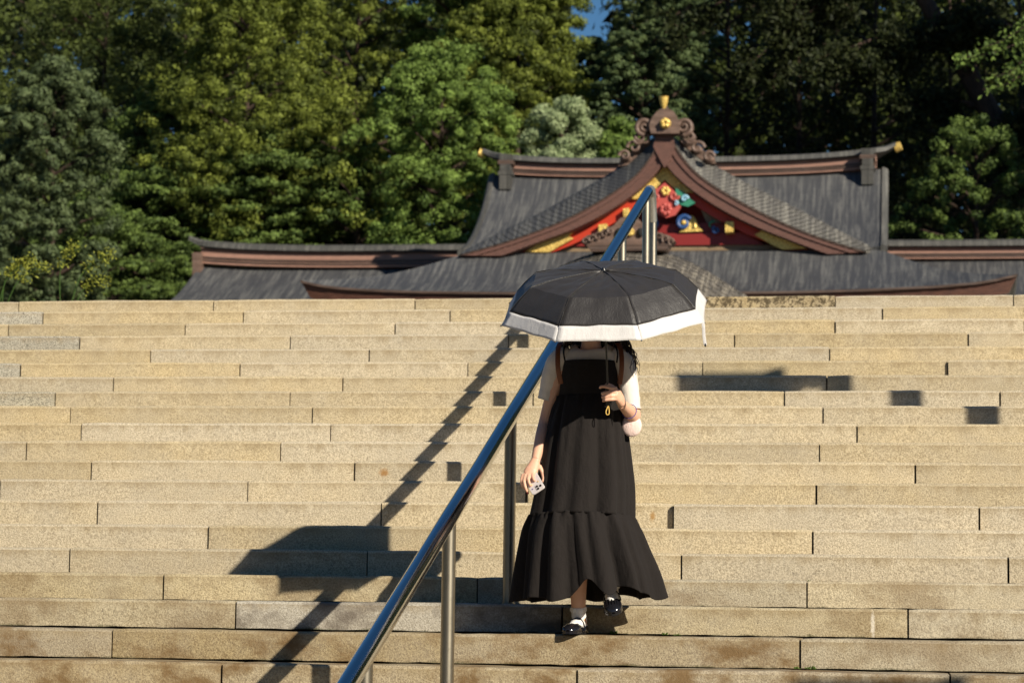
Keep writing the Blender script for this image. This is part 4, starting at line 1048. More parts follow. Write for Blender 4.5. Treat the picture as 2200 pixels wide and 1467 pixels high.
lamp((3.04, 2.52, .74), 'lantern topped lamp post on the upper steps, right of the frame')
lamp((4.2, -3.6, -1.28), 'lantern topped lamp post on the lower steps, right of the frame')

# ------------------------------------------------------------------ the person
def V3(p): return Vector(p)
BO = (-1.56, .62, stepz(1))
person = thing('person', 'person in a long black dress and white shirt walking down the stairs under an umbrella', 'person', BO)
pelvis = V3((-1.5761,0.6600,1.1039)); waist = V3((-1.5695,0.6500,1.2795)); chest = V3((-1.5614,0.6300,1.4308)); neckb = V3((-1.5607,0.6500,1.5816)); head = V3((-1.5528,0.6100,1.7662))
shL = V3((-1.7058,0.6400,1.5195)); elL = V3((-1.7936,0.6800,1.2229)); wrL = V3((-1.8197,0.5350,1.0175))
shR = V3((-1.4171,0.6400,1.5140)); elR = V3((-1.3374,0.6200,1.2466)); wrR = V3((-1.3803,0.4550,1.2907))
hpL = V3((-1.6229,0.6600,1.0568)); knL = V3((-1.6026,0.5000,0.6649)); anL = V3((-1.6044,0.6000,0.2617))
hpR = V3((-1.5096,0.6600,1.0572)); knR = V3((-1.4636,0.5000,0.6890)); anR = V3((-1.4422,0.6000,0.3742))
body = MB()
def limb(pts, rads, n=16):
    P_ = [Vector(poly([tuple(p) for p in pts], i / (4 * (len(pts) - 1)))) for i in range(4 * (len(pts) - 1) + 1)]
    R_ = [poly([(q,) for q in rads], i / (4 * (len(pts) - 1)))[0] for i in range(4 * (len(pts) - 1) + 1)]
    body.tube(P_, R_, n)
# torso as stacked ovals
tors = [(pelvis + Vector((0, 0, -.10)), .145, .105), (pelvis, .160, .115), (waist, .125, .092), (chest, .135, .088), (chest.lerp(neckb, .55), .146, .078), (neckb + Vector((0, .0, -.025)), .090, .060), (neckb + Vector((0, -.005, .02)), .052, .050), (neckb.lerp(head, .55) + Vector((0, .0, 0)), .048, .050)]
rings = []
for i in range(29):
    p = poly([tuple(c) + (a, b) for c, a, b in tors], i / 28); rings.append([Vector((p[0] + cos(2 * pi * k / 24) * p[3], p[1] + sin(2 * pi * k / 24) * p[4], p[2])) for k in range(24)])
body.rings(rings, True)
# head with face
hd = head
body.ball(hd + Vector((0, .012, .02)), (.073, .092, .098), 24, 16)
body.ball(hd + Vector((0, -.025, -.048)), (.052, .062, .062), 20, 12)
body.ball(hd + Vector((0, -.05, -.092)), (.022, .022, .018), 12, 8)
body.tube([hd + Vector((0, -.078, .015)), hd + Vector((0, -.094, -.012)), hd + Vector((0, -.100, -.028))], [.007, .010, .013], 10)
for s in (-1, 1):
    body.ball(hd + Vector((s * .074, .012, -.008)), (.008, .018, .028), 10, 8)
    body.ball(hd + Vector((s * .04, -.058, -.03)), (.022, .02, .02), 10, 8)
body.ball(hd + Vector((0, -.086, -.060)), (.021, .010, .0085), 12, 8)
# arms
limb([shL, shL.lerp(elL, .5), elL, elL.lerp(wrL, .4), wrL], [.046, .040, .034, .033, .0235])
limb([shR, shR.lerp(elR, .5), elR, elR.lerp(wrR, .4), wrR], [.046, .040, .035, .034, .0235])
# legs
limb([hpL, knL, knL.lerp(anL, .35), knL.lerp(anL, .78), anL], [.082, .052, .052, .040, .034])
limb([hpR, knR, knR.lerp(anR, .35), knR.lerp(anR, .78), anR], [.082, .052, .052, .040, .034])
# feet (inside socks and shoes)
toL = V3((-1.6284,0.4550,0.1651)); toL.z = stepz(1) + .022; heL = V3((anL.x + .012, anL.y + .03, stepz(1) + .03))
limb([anL, anL.lerp(heL, .6), heL], [.034, .034, .026], 12)
limb([heL, heL.lerp(toL, .5) + Vector((0, 0, .012)), toL + Vector((0, 0, .010))], [.028, .028, .014], 12)
toR = V3((-1.4254,0.5200,0.3047)); heR = anR + Vector((.003, .045, -.02))
limb([anR, heR, anR.lerp(toR, .5)], [.034, .028, .030], 12); limb([anR, anR.lerp(toR, .5), toR], [.033, .031, .018], 12)
# hand holding the umbrella: palm behind the handle, four fingers wrapped in front, thumb on top
HX, HY, HZ = (-1.4443,0.4050,1.3325)
hc = Vector((HX, HY, HZ))                                    # centre of the grip on the handle
palm0 = wrR; palmk = hc + Vector((.040, .002, .0))
body.tube([palm0, palm0.lerp(palmk, .5) + Vector((.004, .0, .004)), palmk + Vector((.002, .004, .008)), palmk + Vector((-.010, .012, .008))], [(.022, .024), (.021, .032), (.019, .036), (.012, .032)], 14, up=(0, 0, 1))
for i, (dzf, ln, rf) in enumerate(((.029, 1.0, .0088), (.010, 1.06, .0090), (-.009, 1.0, .0086), (-.027, .84, .0075))):
    k0 = palmk + Vector((.004, -.006, dzf * .95 + .004)); k1 = hc + Vector((.020, -.022, dzf + .002)) ; k2 = hc + Vector((-.010 * ln, -.025, dzf - .002)); k3 = hc + Vector((-.026 * ln, -.010, dzf - .004)); k4 = hc + Vector((-.021, .006, dzf - .005))
    if i == 0: k2 = hc + Vector((-.014, -.023, dzf + .010)); k3 = hc + Vector((-.034, -.016, dzf + .010)); k4 = hc + Vector((-.040, -.006, dzf + .002))
    body.tube([k0, k1, k2, k3, k4], [rf * 1.15, rf * 1.1, rf, rf * .92, rf * .75], 10)
body.tube([palmk + Vector((.0, .010, .020)), hc + Vector((.022, -.004, .040)), hc + Vector((.006, -.016, .048)), hc + Vector((-.012, -.016, .050))], [.014, .011, .0095, .0075], 10)
# hand holding the phone: back of hand to the viewer, fingers reaching down over the case
kn = V3((-1.8505,0.4950,0.9452))
body.tube([wrL, wrL.lerp(kn, .35) + Vector((.004, 0, 0)), wrL.lerp(kn, .75) + Vector((.006, -.004, 0)), kn + Vector((.006, 0, .002)), kn + Vector((.004, .008, -.010))], [(.024, .018), (.029, .019), (.034, .018), (.033, .016), (.026, .012)], 16, up=(0, -1, .1))
fing = [((1126,1026,0.560), (1124,1036,0.550), (1126,1046,0.548), (1132,1053,0.552), .0082), ((1131,1028,0.552), (1129,1040,0.542), (1131,1050,0.540), (1134,1058,0.545), .0088),
        ((1139,1030,0.548), (1138,1038,0.538), (1139,1045,0.535), (1141,1051,0.537), .0088), ((1148,1028,0.552), (1148,1034,0.541), (1149,1040,0.538), (1147,1045,0.537), .0082)]
FP = [[(-1.8758,0.4920,0.9449), (-1.8826,0.4780,0.9116), (-1.8773,0.4760,0.8837), (-1.8615,0.4820,0.8656)],
      [(-1.8608,0.4860,0.9423), (-1.8670,0.4680,0.9064), (-1.8587,0.4620,0.8761), (-1.8496,0.4660,0.8532)],
      [(-1.8438,0.4820,0.9398), (-1.8453,0.4630,0.9155), (-1.8396,0.4580,0.8968), (-1.8304,0.4600,0.8807)],
      [(-1.8255,0.4850,0.9447), (-1.8228,0.4680,0.9275), (-1.8171,0.4620,0.9156), (-1.8102,0.4640,0.9065)]]
for P_, rf in zip(FP, (.0080, .0088, .0088, .0080)):
    body.tube([Vector(q) for q in P_], [rf * 1.15, rf * 1.05, rf * .95, rf * .75], 10)
body.tube([V3((-1.8022,0.5300,0.9893)), V3((-1.7830,0.5300,0.9522)), V3((-1.7758,0.5150,0.9235)), V3((-1.7815,0.5080,0.9045))], [.013, .011, .010, .0075], 10)
bo = obj('body', body, M_SKIN, person, BO, smooth=True, angle=180)
rm = bo.modifiers.new('remesh', 'REMESH'); rm.mode = 'VOXEL'; rm.voxel_size = .0036; rm.use_smooth_shade = True
sm = bo.modifiers.new('smooth', 'SMOOTH'); sm.iterations = 4; sm.factor = .5
for s in (-1, 1):
    mb = MB(); mb.ball(hd + Vector((s * .030, -.072, .004)), (.013, .008, .006), 10, 8); obj('eye', mb, M_EYE, person, BO, smooth=True)
    mb = MB(); mb.tube([hd + Vector((s * .016, -.080, .026)), hd + Vector((s * .030, -.080, .031)), hd + Vector((s * .046, -.070, .026))], [.0025, .003, .0015], 6); obj('eyebrow', mb, M_HAIR, person, BO)
mb = MB(); mb.ball(hd + Vector((0, -.092, -.060)), (.020, .006, .006), 12, 8); obj('mouth', mb, M_LIP, person, BO, smooth=True)
mb = MB(); mb.ball(V3((-1.8475,0.4680,0.8499)), (.0065, .004, .006), 10, 6); obj('fingernail', mb, M_NAIL, person, BO, smooth=True)
mb = MB(); mb.ball(V3((-1.8303,0.4610,0.8635)), (.0055, .004, .005), 10, 6); obj('fingernail', mb, M_NAIL, person, BO, smooth=True)

# hair: cap on the skull plus wavy locks falling over the shoulders
hr = random.Random(9)
mb = MB(); mb.ball(neckb + Vector((0, .075, .055)), (.125, .035, .11), 20, 12); mb.ball(hd + Vector((0, .030, .030)), (.088, .098, .100), 24, 14); mb.ball(hd + Vector((0, .05, -.03)), (.082, .075, .11), 20, 12)
def lock(p0, p1, p2, p3, r0, wav, ph, n=22):
    P_ = []
    for i in range(n + 1):
        t_ = i / n; q = Vector(poly([tuple(p0), tuple(p1), tuple(p2), tuple(p3)], t_)); q += Vector((sin(t_ * 11 + ph) * wav * t_, cos(t_ * 9 + ph) * wav * .7 * t_, 0)); P_.append(q)
    mb.tube(P_, [r0 * (1 - .75 * (i / n) ** 1.5) for i in range(n + 1)], 7)
for i in range(60):
    f = hr.random(); e_ = V3((-1.3310,0.6300,1.4845)).lerp(V3((-1.4004,0.7000,1.5438)), f) + Vector((hr.uniform(-.03, .022), hr.uniform(-.03, .05), hr.uniform(-.05, .06)))
    lock(hd + Vector((.06, .02 + hr.uniform(-.03, .06), .03)), hd + Vector((.085 + hr.uniform(-.01, .015), .03 + hr.uniform(-.03, .05), -.06)), V3((-1.4049,0.6500,1.6141)) + Vector((hr.uniform(-.03, .035), hr.uniform(-.03, .04), hr.uniform(-.02, .02))), e_, hr.choice((.005, .008, .011)), hr.uniform(.005, .013), hr.uniform(0, 6))
for i in range(8):
    e_ = V3((-1.3370,0.6000,1.4627)) + Vector((hr.uniform(-.01, .03), hr.uniform(-.03, .02), hr.uniform(-.02, .03)))
    lock(hd + Vector((.06, 0, .0)), V3((-1.3921,0.6200,1.6178)), V3((-1.3377,0.6000,1.5566)) + Vector((hr.uniform(-.01, .015), 0, 0)), e_, .0035, .012, hr.uniform(0, 6))
for i in range(26):
    e_ = V3((-1.6915,0.6000,1.5766)).lerp(V3((-1.7287,0.6600,1.6165)), hr.random()) + Vector((hr.uniform(-.015, .02), hr.uniform(-.02, .05), hr.uniform(-.02, .02)))
    lock(hd + Vector((-.06, .02 + hr.uniform(-.03, .06), .03)), hd + Vector((-.085, .02 + hr.uniform(-.03, .05), -.05)), V3((-1.6710,0.6200,1.6189)) + Vector((hr.uniform(-.02, .02), hr.uniform(-.03, .03), 0)), e_, hr.choice((.003, .006, .008)), hr.uniform(.004, .012), hr.uniform(0, 6))
for i in range(16):
    e_ = neckb + Vector((hr.uniform(-.1, .1), .10, hr.uniform(-.2, -.05))); lock(hd + Vector((hr.uniform(-.05, .05), .08, 0)), hd + Vector((hr.uniform(-.07, .07), .11, -.08)), hd + Vector((hr.uniform(-.08, .08), .11, -.14)), e_, .010, .012, hr.uniform(0, 6))
obj('hair', mb, M_HAIR, person, BO, smooth=True)

# shirt: body with scooped neckline and two elbow sleeves
mb = MB(); nk = 40
levels = [((-1.5666,0.6500,1.2207), .128, .090), ((-1.5679,0.6500,1.3502), .132, .094), ((-1.5636,0.6450,1.4558), .142, .098), ((-1.5618,0.6450,1.5149), .152, .098), ((-1.5604,0.6500,1.5556), .152, .092), ((-1.5590,0.6550,1.5822), .130, .080), ((-1.5598,0.6600,1.6017), .100, .070), ((-1.5599,0.6600,1.6135), .082, .064)]
rings = []
for i in range(25):
    p = poly([tuple(c) + (a, b) for c, a, b in levels], i / 24); t_ = max(0, i / 24 - .55) / .45
    rings.append([Vector((p[0] + cos(a) * p[3], p[1] + sin(a) * p[4], p[2] - t_ * t_ * .055 * max(0, -sin(a)) ** 2 + .006 * sin(a * 5 + i * .4) * (1 - t_))) for a in [2 * pi * k / nk for k in range(nk)]])
mb.rings(rings, False)
shirt = obj('shirt', mb, M_SHIRT, person, BO, smooth=True)
sd = shirt.modifiers.new('thick', 'SOLIDIFY'); sd.thickness = .003
def sleeve(pts, rads, seed):
    r = random.Random(seed); mb = MB(); n = 22; P_ = [Vector(poly([tuple(p) for p in pts], i / n)) for i in range(n + 1)]
    R_ = [poly([(q,) for q in rads], i / n)[0] * (1 + .018 * sin(i * 1.7 + seed)) for i in range(n + 1)]
    mb.tube(P_, R_, 24, cap=False); mb.tube([P_[-1], P_[-1].lerp(P_[-2], -.28)], R_[-1] + .0015, 24, cap=False)
    o = obj('sleeve', mb, M_SHIRT, person, BO, smooth=True); s = o.modifiers.new('thick', 'SOLIDIFY'); s.thickness = .003
sleeve([V3((-1.6594,0.6450,1.5530)), V3((-1.7161,0.6450,1.5271)), V3((-1.7547,0.6550,1.4572)), V3((-1.7744,0.6650,1.3872)), V3((-1.7890,0.6720,1.3334))], [.050, .062, .055, .048, .045], 1)
sleeve([V3((-1.4557,0.6450,1.5476)), V3((-1.4082,0.6450,1.5215)), V3((-1.3788,0.6400,1.4432)), V3((-1.3605,0.6300,1.3529)), V3((-1.3496,0.6220,1.2772))], [.050, .062, .055, .049, .046], 2)

# the dress: flat bodice, gathered skirt, wide ruffle tier
DY = .64
def dress_loft(nm, tab, nz, folds, hem=None, seed=0, gather=0.0):
    """tab rows: (px-free) centre x, half width, half depth, centre y, z"""
    nk = 144; rings = []; r = random.Random(seed); phs = [(r.uniform(0, 6.28), r.uniform(.5, 1)) for _ in folds]
    for i in range(nz + 1):
        t_ = i / nz; cx, a_, b_, cy, z = poly(tab, t_); ring = []
        for k in range(nk):
            th = 2 * pi * k / nk; f = 0
            for (m_, am, pw), (ph, wt) in zip(folds, phs):
                w = abs(sin(.5 * (m_ * th + ph + .45 * sin(2 * th + ph) + .5 * t_ * sin(th + ph)))); lo = .45 + .55 * sin(3 * th + 2.1 * ph) ** 2; f += am * wt * lo * (2.0 * w ** .8 - 1.25) * (t_ ** pw if pw >= 0 else (1 - t_) ** -pw)
            if gather: f += gather * cos(38 * th + 2 * sin(5 * th)) * max(0, 1 - t_ * 3.2) ** 1.2
            zz = z
            if hem: zz += hem(th, t_)
            ring.append(Vector((cx + cos(th) * (a_ * .975 + f), cy + sin(th) * (b_ + f), zz)))
        rings.append(ring)
    mb = MB(); mb.rings(rings, False); o = obj(nm, mb, M_DRESS, person, BO, smooth=True, angle=180)
    s = o.modifiers.new('thick', 'SOLIDIFY'); s.thickness = .0025
    return o
def row(l, r_, b, cy):  # from left / right extents (world points) to centre and half width
    return ((l[0] + r_[0]) / 2, (r_[0] - l[0]) / 2, b, cy, (l[2] + r_[2]) / 2)
bod = [row((-1.7035,0.6400,1.5242), (-1.4195,0.6400,1.5187), .120, .635), row((-1.7100,0.6400,1.4675), (-1.4096,0.6400,1.4668), .124, .635), row((-1.7188,0.6400,1.4084), (-1.4044,0.6400,1.4079), .122, .64), row((-1.7276,0.6400,1.3447), (-1.3968,0.6400,1.3445), .120, .645)]
dress_loft('dress_bodice', bod, 14, [(3, .004, .5), (7, .0025, .5)], seed=3)
sk = [row((-1.7300,0.6400,1.3470), (-1.3944,0.6400,1.3468), .122, .645), row((-1.7552,0.6400,1.2668), (-1.3843,0.6400,1.2670), .142, .64), row((-1.7799,0.6400,1.1491), (-1.3740,0.6400,1.1498), .160, .63), row((-1.8020,0.6400,1.0197), (-1.3565,0.6400,1.0212), .172, .62), row((-1.8218,0.6400,0.8906), (-1.3414,0.6400,0.8930), .182, .61), row((-1.8484,0.6400,0.7523), (-1.3380,0.6400,0.7557), .190, .60)]
dress_loft('dress_skirt', sk, 40, [(6, .014, .7), (11, .024, .45), (19, .014, -.9), (17, .008, .3)], seed=8, gather=.006, hem=lambda th, t_: -.012 * t_ * cos(th) ** 2)
def hemf(th, t_):
    # th: 0 = image right, -pi/2 = towards viewer, pi = image left, pi/2 = back
    fr = max(0, -sin(th)); x = cos(th)
    up = .088 * fr * math.exp(-((x - .10) / .17) ** 2) + .070 * fr * math.exp(-((x - .60) / .17) ** 2)
    back = .0 * max(0, sin(th))
    return (up + .012 * x + .010 * sin(7 * th) + .007 * sin(11 * th + 1)) * t_ ** 3 - .012 * (1 - t_) * cos(th) ** 2 + back * t_ ** 2
ru = [row((-1.8485,0.6400,0.7594), (-1.3357,0.6400,0.7627), .192, .60), row((-1.8759,0.6400,0.6797), (-1.3024,0.6400,0.6840), .205, .60), row((-1.8888,0.6400,0.5745), (-1.2689,0.6400,0.5800), .212, .60), row((-1.9014,0.6400,0.4579), (-1.2309,0.6400,0.4648), .216, .605), row((-1.9138,0.6400,0.3183), (-1.2022,0.6400,0.3498), .218, .61)]
dress_loft('dress_ruffle', ru, 44, [(6, .036, .9), (11, .044, .55), (17, .026, .35), (27, .012, -.7)], hem=hemf, seed=5, gather=.010)
mb = MB()
for k in range(2):
    pass
for xs in (((-1.6750,0.5180,1.5114), (-1.6862,0.5450,1.5565), (-1.6894,0.6000,1.5931), (-1.6905,0.6600,1.6069)), ((-1.4148,0.5180,1.5060), (-1.4136,0.5450,1.5509), (-1.4273,0.6000,1.5851), (-1.4413,0.6600,1.5988))):
    mb = MB(); mb.tube([Vector(poly([tuple(q) for q in xs], i / 10)) for i in range(11)], .0045, 8); obj('dress_strap', mb, M_DRESS, person, BO, smooth=True)

# socks and shoes
def sock(an, toe, heel, cuff_up, seed):
    mb = MB(); P_ = [an + cuff_up * .030, an + cuff_up * .010, an - cuff_up * .012, an.lerp(heel, .55)]
    mb.tube(P_, [.037, .0352, .036, .035], 22)
    mb.tube([heel + (heel - toe).normalized() * .012, heel, heel.lerp(toe, .3) + cuff_up * .014, heel.lerp(toe, .6) + cuff_up * .010, toe], [.022, .031, .0345, .031, .018], 18)
    o = obj('sock', mb, M_SOCK, person, BO, smooth=True)
    c = MB(); rings = []
    for j, (h_, r_) in enumerate(((.030, .034), (.032, .0385), (.025, .0405), (.016, .0415), (.010, .0405))):
        rr = []
        t1 = cuff_up.orthogonal().normalized(); t2 = cuff_up.cross(t1)
        for k in range(60):
            a = 2 * pi * k / 60; q = r_ * (1 + (.05 * sin(a * 15 + seed) if j > 1 else .015 * sin(a * 15))); rr.append(an + cuff_up * (h_ + .003 * sin(a * 14 + seed) * (j in (0, 4))) + (t1 * cos(a) + t2 * sin(a)) * q)
        rings.append(rr)
    c.rings(rings, False); obj('sock_cuff', c, M_SOCK, o, BO, smooth=True)
def shoe(heel, toe, up, w=.040, seed=0):
    """low mary jane: closed toe, low sides round the heel, thin sole, strap over the instep"""
    f = (toe - heel).normalized(); up = (up - f * up.dot(f)).normalized(); sd_ = f.cross(up); L_ = (toe - heel).length + .045; h0 = heel - f * .022
    sh = thing('shoe', None, None, BO); sh.parent = person; sh.location = (0, 0, 0)
    st = [(0, .018, .040), (.06, .028, .046), (.2, .033, .044), (.38, .033, .036), (.52, .037, .036), (.62, .042, .046), (.75, .0435, .042), (.88, .036, .033), (.96, .022, .022), (1, .006, .010)]
    mb = MB(); rings = []
    for t_, ww, hh in st:
        c = h0 + f * L_ * t_; open_ = t_ < .60; ring = []
        for k in range(19):
            a = pi * k / 18 * (1.0)                # from one side over the top to the other
            if open_: ring.append(None)
            x = cos(a) * ww; z = sin(a) ** .7 * hh
            if open_: ring[-1] = (c + sd_ * x * (1.0) + up * (z if abs(cos(a)) > .80 else 0))
            else: ring.append(c + sd_ * x + up * z)
        rings.append(ring)
    # walls of the heel half
    wall = []
    for t_, ww, hh in st[:6]:
        c = h0 + f * L_ * t_; wall.append((c, ww, hh))
    for s_ in (-1, 1):
        mb.grid(lambda u, v, s_=s_: (lambda p: Vector(p[0:3]) + sd_ * s_ * (p[3] + .003 - .004 * v * v) + up * (p[4] * v * .72 + .004))(poly([tuple(c) + (ww, hh) for c, ww, hh in wall], u)), 12, 4)
    c0, w0, hh0 = wall[0]
    mb.grid(lambda u, v: c0 + sd_ * cos(pi * u) * (w0 + .003) - f * sin(pi * u) * .014 + up * (hh0 * v * .80 + .004), 10, 4)
    toe_ = [(c + (0,)) if False else (tuple(h0 + f * L_ * t_) + (ww, hh)) for t_, ww, hh in st[5:]]
    mb.grid(lambda u, v: (lambda p: Vector(p[0:3]) + sd_ * cos(pi * v) * (p[3] + .003) + up * (max(0, sin(pi * v)) ** .6 * p[4] * (1 + .03 * sin(40 * v) * (1 - u)) + .004))(poly(toe_, u)), 14, 24)
    o = obj('upper', mb, M_SHOE, sh, BO, smooth=True, angle=180); s = o.modifiers.new('thick', 'SOLIDIFY'); s.thickness = .0025
    so = MB(); out = []
    for t_, ww, hh in st: out.append(h0 + f * L_ * t_ + sd_ * (ww + .004))
    for t_, ww, hh in st[::-1]: out.append(h0 + f * L_ * t_ - sd_ * (ww + .004))
    nn = len(out); so.add([p + up * .006 for p in out] + [p - up * .006 for p in out], [tuple(range(nn)), tuple(range(2 * nn - 1, nn - 1, -1))] + [(i, (i + 1) % nn, (i + 1) % nn + nn, i + nn) for i in range(nn)])
    obj('sole', so, M_SHOE, sh, BO)
    st_ = MB(); c = h0 + f * L_ * .42; st_.tube([c + sd_ * cos(a) * .042 + up * (.012 + sin(a) * .062) - f * .008 * sin(a) for a in [pi * k / 16 for k in range(17)]], .0034, 8); obj('strap', st_, M_SHOE, sh, BO, smooth=True)
    if seed: 
        for j in range(7):
            a = pi * (.2 + .6 * j / 6); q = h0 + f * L_ * .66 + sd_ * cos(a) * .044 + up * (sin(a) ** .6 * .046 + .004)
            pl = MB(); pl.tube([q, q + f * .02 + up * .0, q + f * .045 - up * .006], [.003, .0035, .001], 6); obj('pleat', pl, M_SHOE, sh, BO, smooth=True)
upz = Vector((0, 0, 1))
sL0 = Vector((heL.x, heL.y + .01, stepz(1) + .010)); sL1 = V3((-1.6255,0.4000,0.1471)); sL1.z = stepz(1) + .012
sock(anL, sL1.lerp(sL0, .12) + upz * .022, sL0 + upz * .028, (knL - anL).normalized(), 1)
shoe(sL0, sL1, upz)
fR = (V3((-1.4500,0.7350,0.2759)) - (anR + Vector((0, .05, -.03)))); upR = Vector((0, -.86, .5)).normalized()
sR0 = anR + Vector((0, .050, -.034)); sR1 = V3((-1.4163,0.4850,0.2635))
sock(anR, sR1.lerp(sR0, .22) + upR * .024, sR0 + upR * .036, (knR - anR).normalized(), 2)
shoe(sR0, sR1, upR, seed=1)

# ------------------------------------------------------------------ backpack (worn, its straps cross the shoulders)
bp = thing('backpack', 'brown leather backpack, only its shoulder straps showing over the white shirt', 'backpack', (-1.55, .82, 1.15)); KO2 = (-1.55, .82, 1.15)
c = V3((-1.5870,0.8400,1.3674)); mb = MB(); rings = [[Vector((c.x + cx * w_, c.y + cy * .07, c.z + zz)) for cx, cy in ((-1, -.9), (-.9, -1), (.9, -1), (1, -.9), (1, .8), (.8, 1), (-.8, 1), (-1, .8))] for zz, w_ in ((-.17, .11), (-.15, .125), (.08, .12), (.14, .10), (.16, .07))]; mb.rings(rings, True); obj('bag_body', mb, M_LEATHER, bp, KO2)
for pts_ in (((-1.7009,0.5800,1.3909), (-1.7110,0.5450,1.4580), (-1.7149,0.5500,1.5289), (-1.7163,0.5900,1.5803), (-1.7106,0.6500,1.6106), (-1.7061,0.7400,1.6087)), ((-1.4045,0.5800,1.3905), (-1.3918,0.5450,1.4573), (-1.3929,0.5500,1.5233), (-1.4049,0.5900,1.5745), (-1.4284,0.6500,1.6048), (-1.4529,0.7400,1.6006))):
    mb = MB(); P_ = [Vector(poly(list(pts_), i / 20)) + Vector((0, -.014, .012)) for i in range(21)]; mb.tube(P_, [(.0125, .003)] * 21, 10, up=(0, -1, .2)); obj('shoulder_strap', mb, M_LEATHER, bp, KO2, smooth=True)

# pale pink pouch hanging from the forearm
pk = V3((-1.3465,0.6000,1.1958)); pou = thing('pouch', 'pale pink round plush pouch hanging below the bent elbow', 'pouch', tuple(pk)); PK = tuple(pk)
mb = MB(); mb.ball(pk, (.051, .020, .056), 24, 16); obj('pouch_body', mb, M_PINK, pou, PK, smooth=True)
mb = MB(); a = wrR.lerp(elR, .62); dd = (elR - wrR).normalized(); t1 = dd.orthogonal().normalized(); t2 = dd.cross(t1); mb.tube([a + (t1 * cos(q) + t2 * sin(q)) * .0375 for q in [2 * pi * k / 24 for k in range(25)]], .0022, 8, cap=False); obj('wrist_loop', mb, M_PURPLE, pou, PK, smooth=True)
mb = MB(); mb.tube([a + Vector((.01, 0, -.036)), pk + Vector((0, 0, .055))], .003, 6); obj('cord', mb, M_PURPLE, pou, PK)

# phone held in the lowered hand
e0 = V3((-1.8201,0.4420,0.8383)); e1 = V3((-1.7577,0.4420,0.8801)); mid = (e0 + e1) / 2
ua = (e1 - e0).normalized(); va = Vector((-.50, .48, .60)); va = (va - ua * va.dot(ua)).normalized(); na = ua.cross(va).normalized()
if na.y > 0: na = -na
ph = thing('phone', 'smartphone in a pale glittery case held in the lowered hand', 'phone', tuple(mid)); PH = tuple(mid)
Rm = Matrix((ua, va, na)).transposed()
pc = mid + va * .066
mb = MB()
def rr_out(w, h, r, z, n=6):
    o = []
    for cx, cy, a0 in ((w - r, h - r, 0), (-w + r, h - r, pi / 2), (-w + r, -h + r, pi), (w - r, -h + r, 3 * pi / 2)):
        for k in range(n + 1): a = a0 + pi / 2 * k / n; o.append(pc + ua * (cx + cos(a) * r) + va * (cy + sin(a) * r) + na * z)
    return o
mb.rings([rr_out(.035, .070, .010, -.004), rr_out(.0365, .0715, .011, -.002), rr_out(.0365, .0715, .011, .003), rr_out(.035, .070, .010, .005)], True); obj('case', mb, M_PHONE, ph, PH, smooth=True, angle=40)
mb = MB(); mb.rings([rr_out(.034, .069, .009, -.0062), rr_out(.034, .069, .009, -.0038)], True); obj('screen', mb, M_BLKPLASTIC, ph, PH)
cm = pc - va * .050 + ua * .012
mb = MB(); mb.box(cm + na * .0058, (.034, .034, .0024), Rm); obj('camera_plate', mb, M_PHONE, ph, PH)
for (a_, b_) in ((-.008, .008), (-.008, -.008), (.009, .0)):
    q = cm + ua * a_ + va * b_; mb = MB(); mb.tube([q + na * .006, q + na * .009], .0062, 14); obj('camera_lens', mb, M_LENS, ph, PH, smooth=True)
for (a_, b_, m_) in ((-.022, -.04, M_PURPLE), (.02, -.018, M_GOLD), (-.015, -.015, M_GOLD)):
    q = pc + ua * a_ + va * b_; mb = MB(); mb.ball(q + na * .006, .0035, 8, 6); obj('case_charm', mb, m_, ph, PH, smooth=True)

# ------------------------------------------------------------------ umbrella
uc = V3((-1.4434,0.2500,1.7210)); tow = Vector((.125, -.992, 0)).normalized(); side_ = Vector((.992, .125, 0)).normalized()
tl = radians(22.7); ax = (Vector((0, 0, 1)) * cos(tl) + tow * sin(tl)); ax = (ax - side_ * sin(radians(2.6))).normalized()
fw = (tow - ax * tow.dot(ax)).normalized(); sdv = ax.cross(fw) ; 
if sdv.dot(side_) < 0: sdv = -sdv
HU = .216; apex = uc + ax * HU
umb = thing('umbrella', 'open black umbrella with a white border held over the person', 'umbrella', tuple(uc)); UO = tuple(uc)
pro = [(0, 0), (.074, .004), (.147, .009), (.220, .015), (.294, .024), (.372, .042), (.437, .098), (.487, .152), (.532, .216)]
def upt(phi, s):
    """phi measured from the viewer side towards image right; s 0 apex .. 1 rim, along a rib"""
    r_ = float(np.interp(s * 8, range(9), [q[0] for q in pro])); d_ = float(np.interp(s * 8, range(9), [q[1] for q in pro])); return apex - ax * d_ + fw * (cos(phi) * r_) + sdv * (sin(phi) * r_)
SB = 7 / 8.0
ph0 = radians(-27.5)
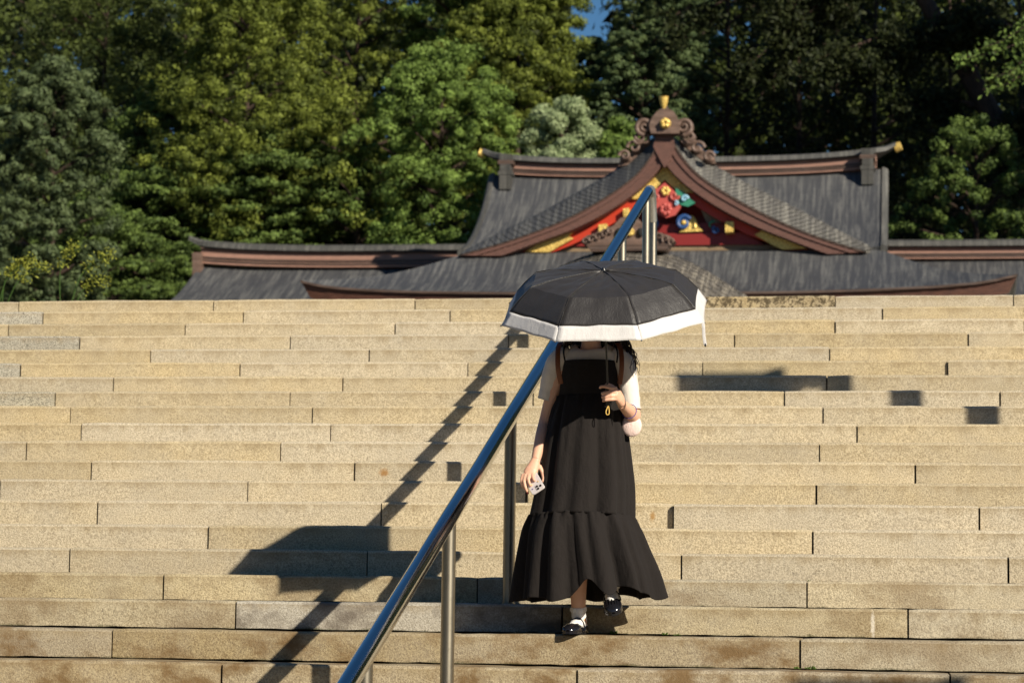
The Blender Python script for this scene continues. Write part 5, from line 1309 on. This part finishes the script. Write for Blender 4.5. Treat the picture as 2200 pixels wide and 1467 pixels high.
for k in range(8):
    a, b = ph0 + k * pi / 4, ph0 + (k + 1) * pi / 4
    def fab(u, v, s0, s1, a=a, b=b, k=k):
        s = lerp(s0, s1, v); p = upt(a, s).lerp(upt(b, s), u); sag = 4 * u * (1 - u)
        wr = .0022 * sin(u * 17 + k * 2 + s * 6) * (1 - 2 * abs(u - .5)) + .0015 * sin(s * 31 + u * 9 + k)
        d_ = float(np.interp(s * 8, range(9), [q[1] for q in pro])); return p - ax * (.006 * sag * (1 - s)) - (p - apex + ax * d_) * (.010 * sag * s) + ax * wr
    mb = MB(); mb.grid(lambda u, v: fab(u, v, 0.0, SB), 14, 28); pn = obj('canopy_panel', mb, M_UMB, umb, UO, smooth=True, angle=24); s = pn.modifiers.new('thick', 'SOLIDIFY'); s.thickness = .0008
    mb = MB(); mb.grid(lambda u, v: fab(u, v, SB, 1.0), 14, 6); o = obj('border_strip', mb, M_UMBW, pn, UO, smooth=True, angle=180); s = o.modifiers.new('thick', 'SOLIDIFY'); s.thickness = .0008
    mb = MB(); mb.tube([upt(a, s_ / 16) - ax * .004 for s_ in range(17)], .0022, 6); rb = obj('rib', mb, M_BLKPLASTIC, umb, UO)
    mb = MB(); mb.tube([apex - ax * .20, upt(a, .50) - ax * .004], .002, 6); obj('stretcher', mb, M_BLKPLASTIC, rb, UO)
    mb = MB(); mb.ball(upt(a, 1.0), .0045, 8, 6); obj('rib_tip', mb, M_BLKPLASTIC, rb, UO)
    mb = MB(); mb.tube([upt(a, s_ / 16) + ax * .0012 for s_ in range(15)], .0016, 5); obj('seam', mb, M_UMB, pn, UO)
mb = MB(); mb.tube([apex + ax * .012, apex + ax * .004, apex - ax * .006], [.006, .012, .016], 12); obj('top_cap', mb, M_BLKPLASTIC, umb, UO, smooth=True)
hdl = hc + Vector((0, 0, 0))
mb = MB(); mb.tube([apex, hdl + (apex - hdl).normalized() * .03], .0048, 10); obj('shaft', mb, M_BLKPLASTIC, umb, UO, smooth=True)
hd_ = (apex - hdl).normalized()
mb = MB(); mb.tube([hdl + hd_ * .045, hdl + hd_ * .04, hdl - hd_ * .03, hdl - hd_ * .05, hdl - hd_ * .054], [.007, .0115, .0115, .0125, .008], 14); obj('handle', mb, M_BLKPLASTIC, umb, UO, smooth=True)
hb = hdl - hd_ * .053
mb = MB(); lp = [hb, hb + Vector((-.004, -.006, -.014)), hb + Vector((-.010, -.010, -.034)), hb + Vector((-.006, -.010, -.048)), hb + Vector((.004, -.010, -.046)), hb + Vector((.006, -.009, -.032)), hb + Vector((.003, -.004, -.012)), hb]
mb.tube([Vector(poly([tuple(q) for q in lp], i / 28)) for i in range(29)], .0026, 6); obj('wrist_strap', mb, M_STRAP, umb, UO, smooth=True)
e_ = upt(ph0 + 2 * pi / 4 + .0, .97)
mb = MB(); P_ = [e_, e_ + Vector((.006, -.01, -.04)), e_ + Vector((.008, -.01, -.08)), e_ + Vector((.015, -.01, -.125))]
mb.tube(P_, [(.0075, .001)] * 4, 8, up=(0, -1, 0)); obj('closing_strap', mb, M_UMBW, umb, UO)
mb = MB(); mb.ball(P_[-1], (.005, .003, .009), 8, 6); obj('strap_button', mb, M_BLKPLASTIC, umb, UO)
for o in bpy.data.objects:
    if '_w' in o: del o['_w']
print('leaf triangles', LEAVES, 'tris total', sum(len(o.data.loops) for o in bpy.data.objects if o.type == 'MESH'))
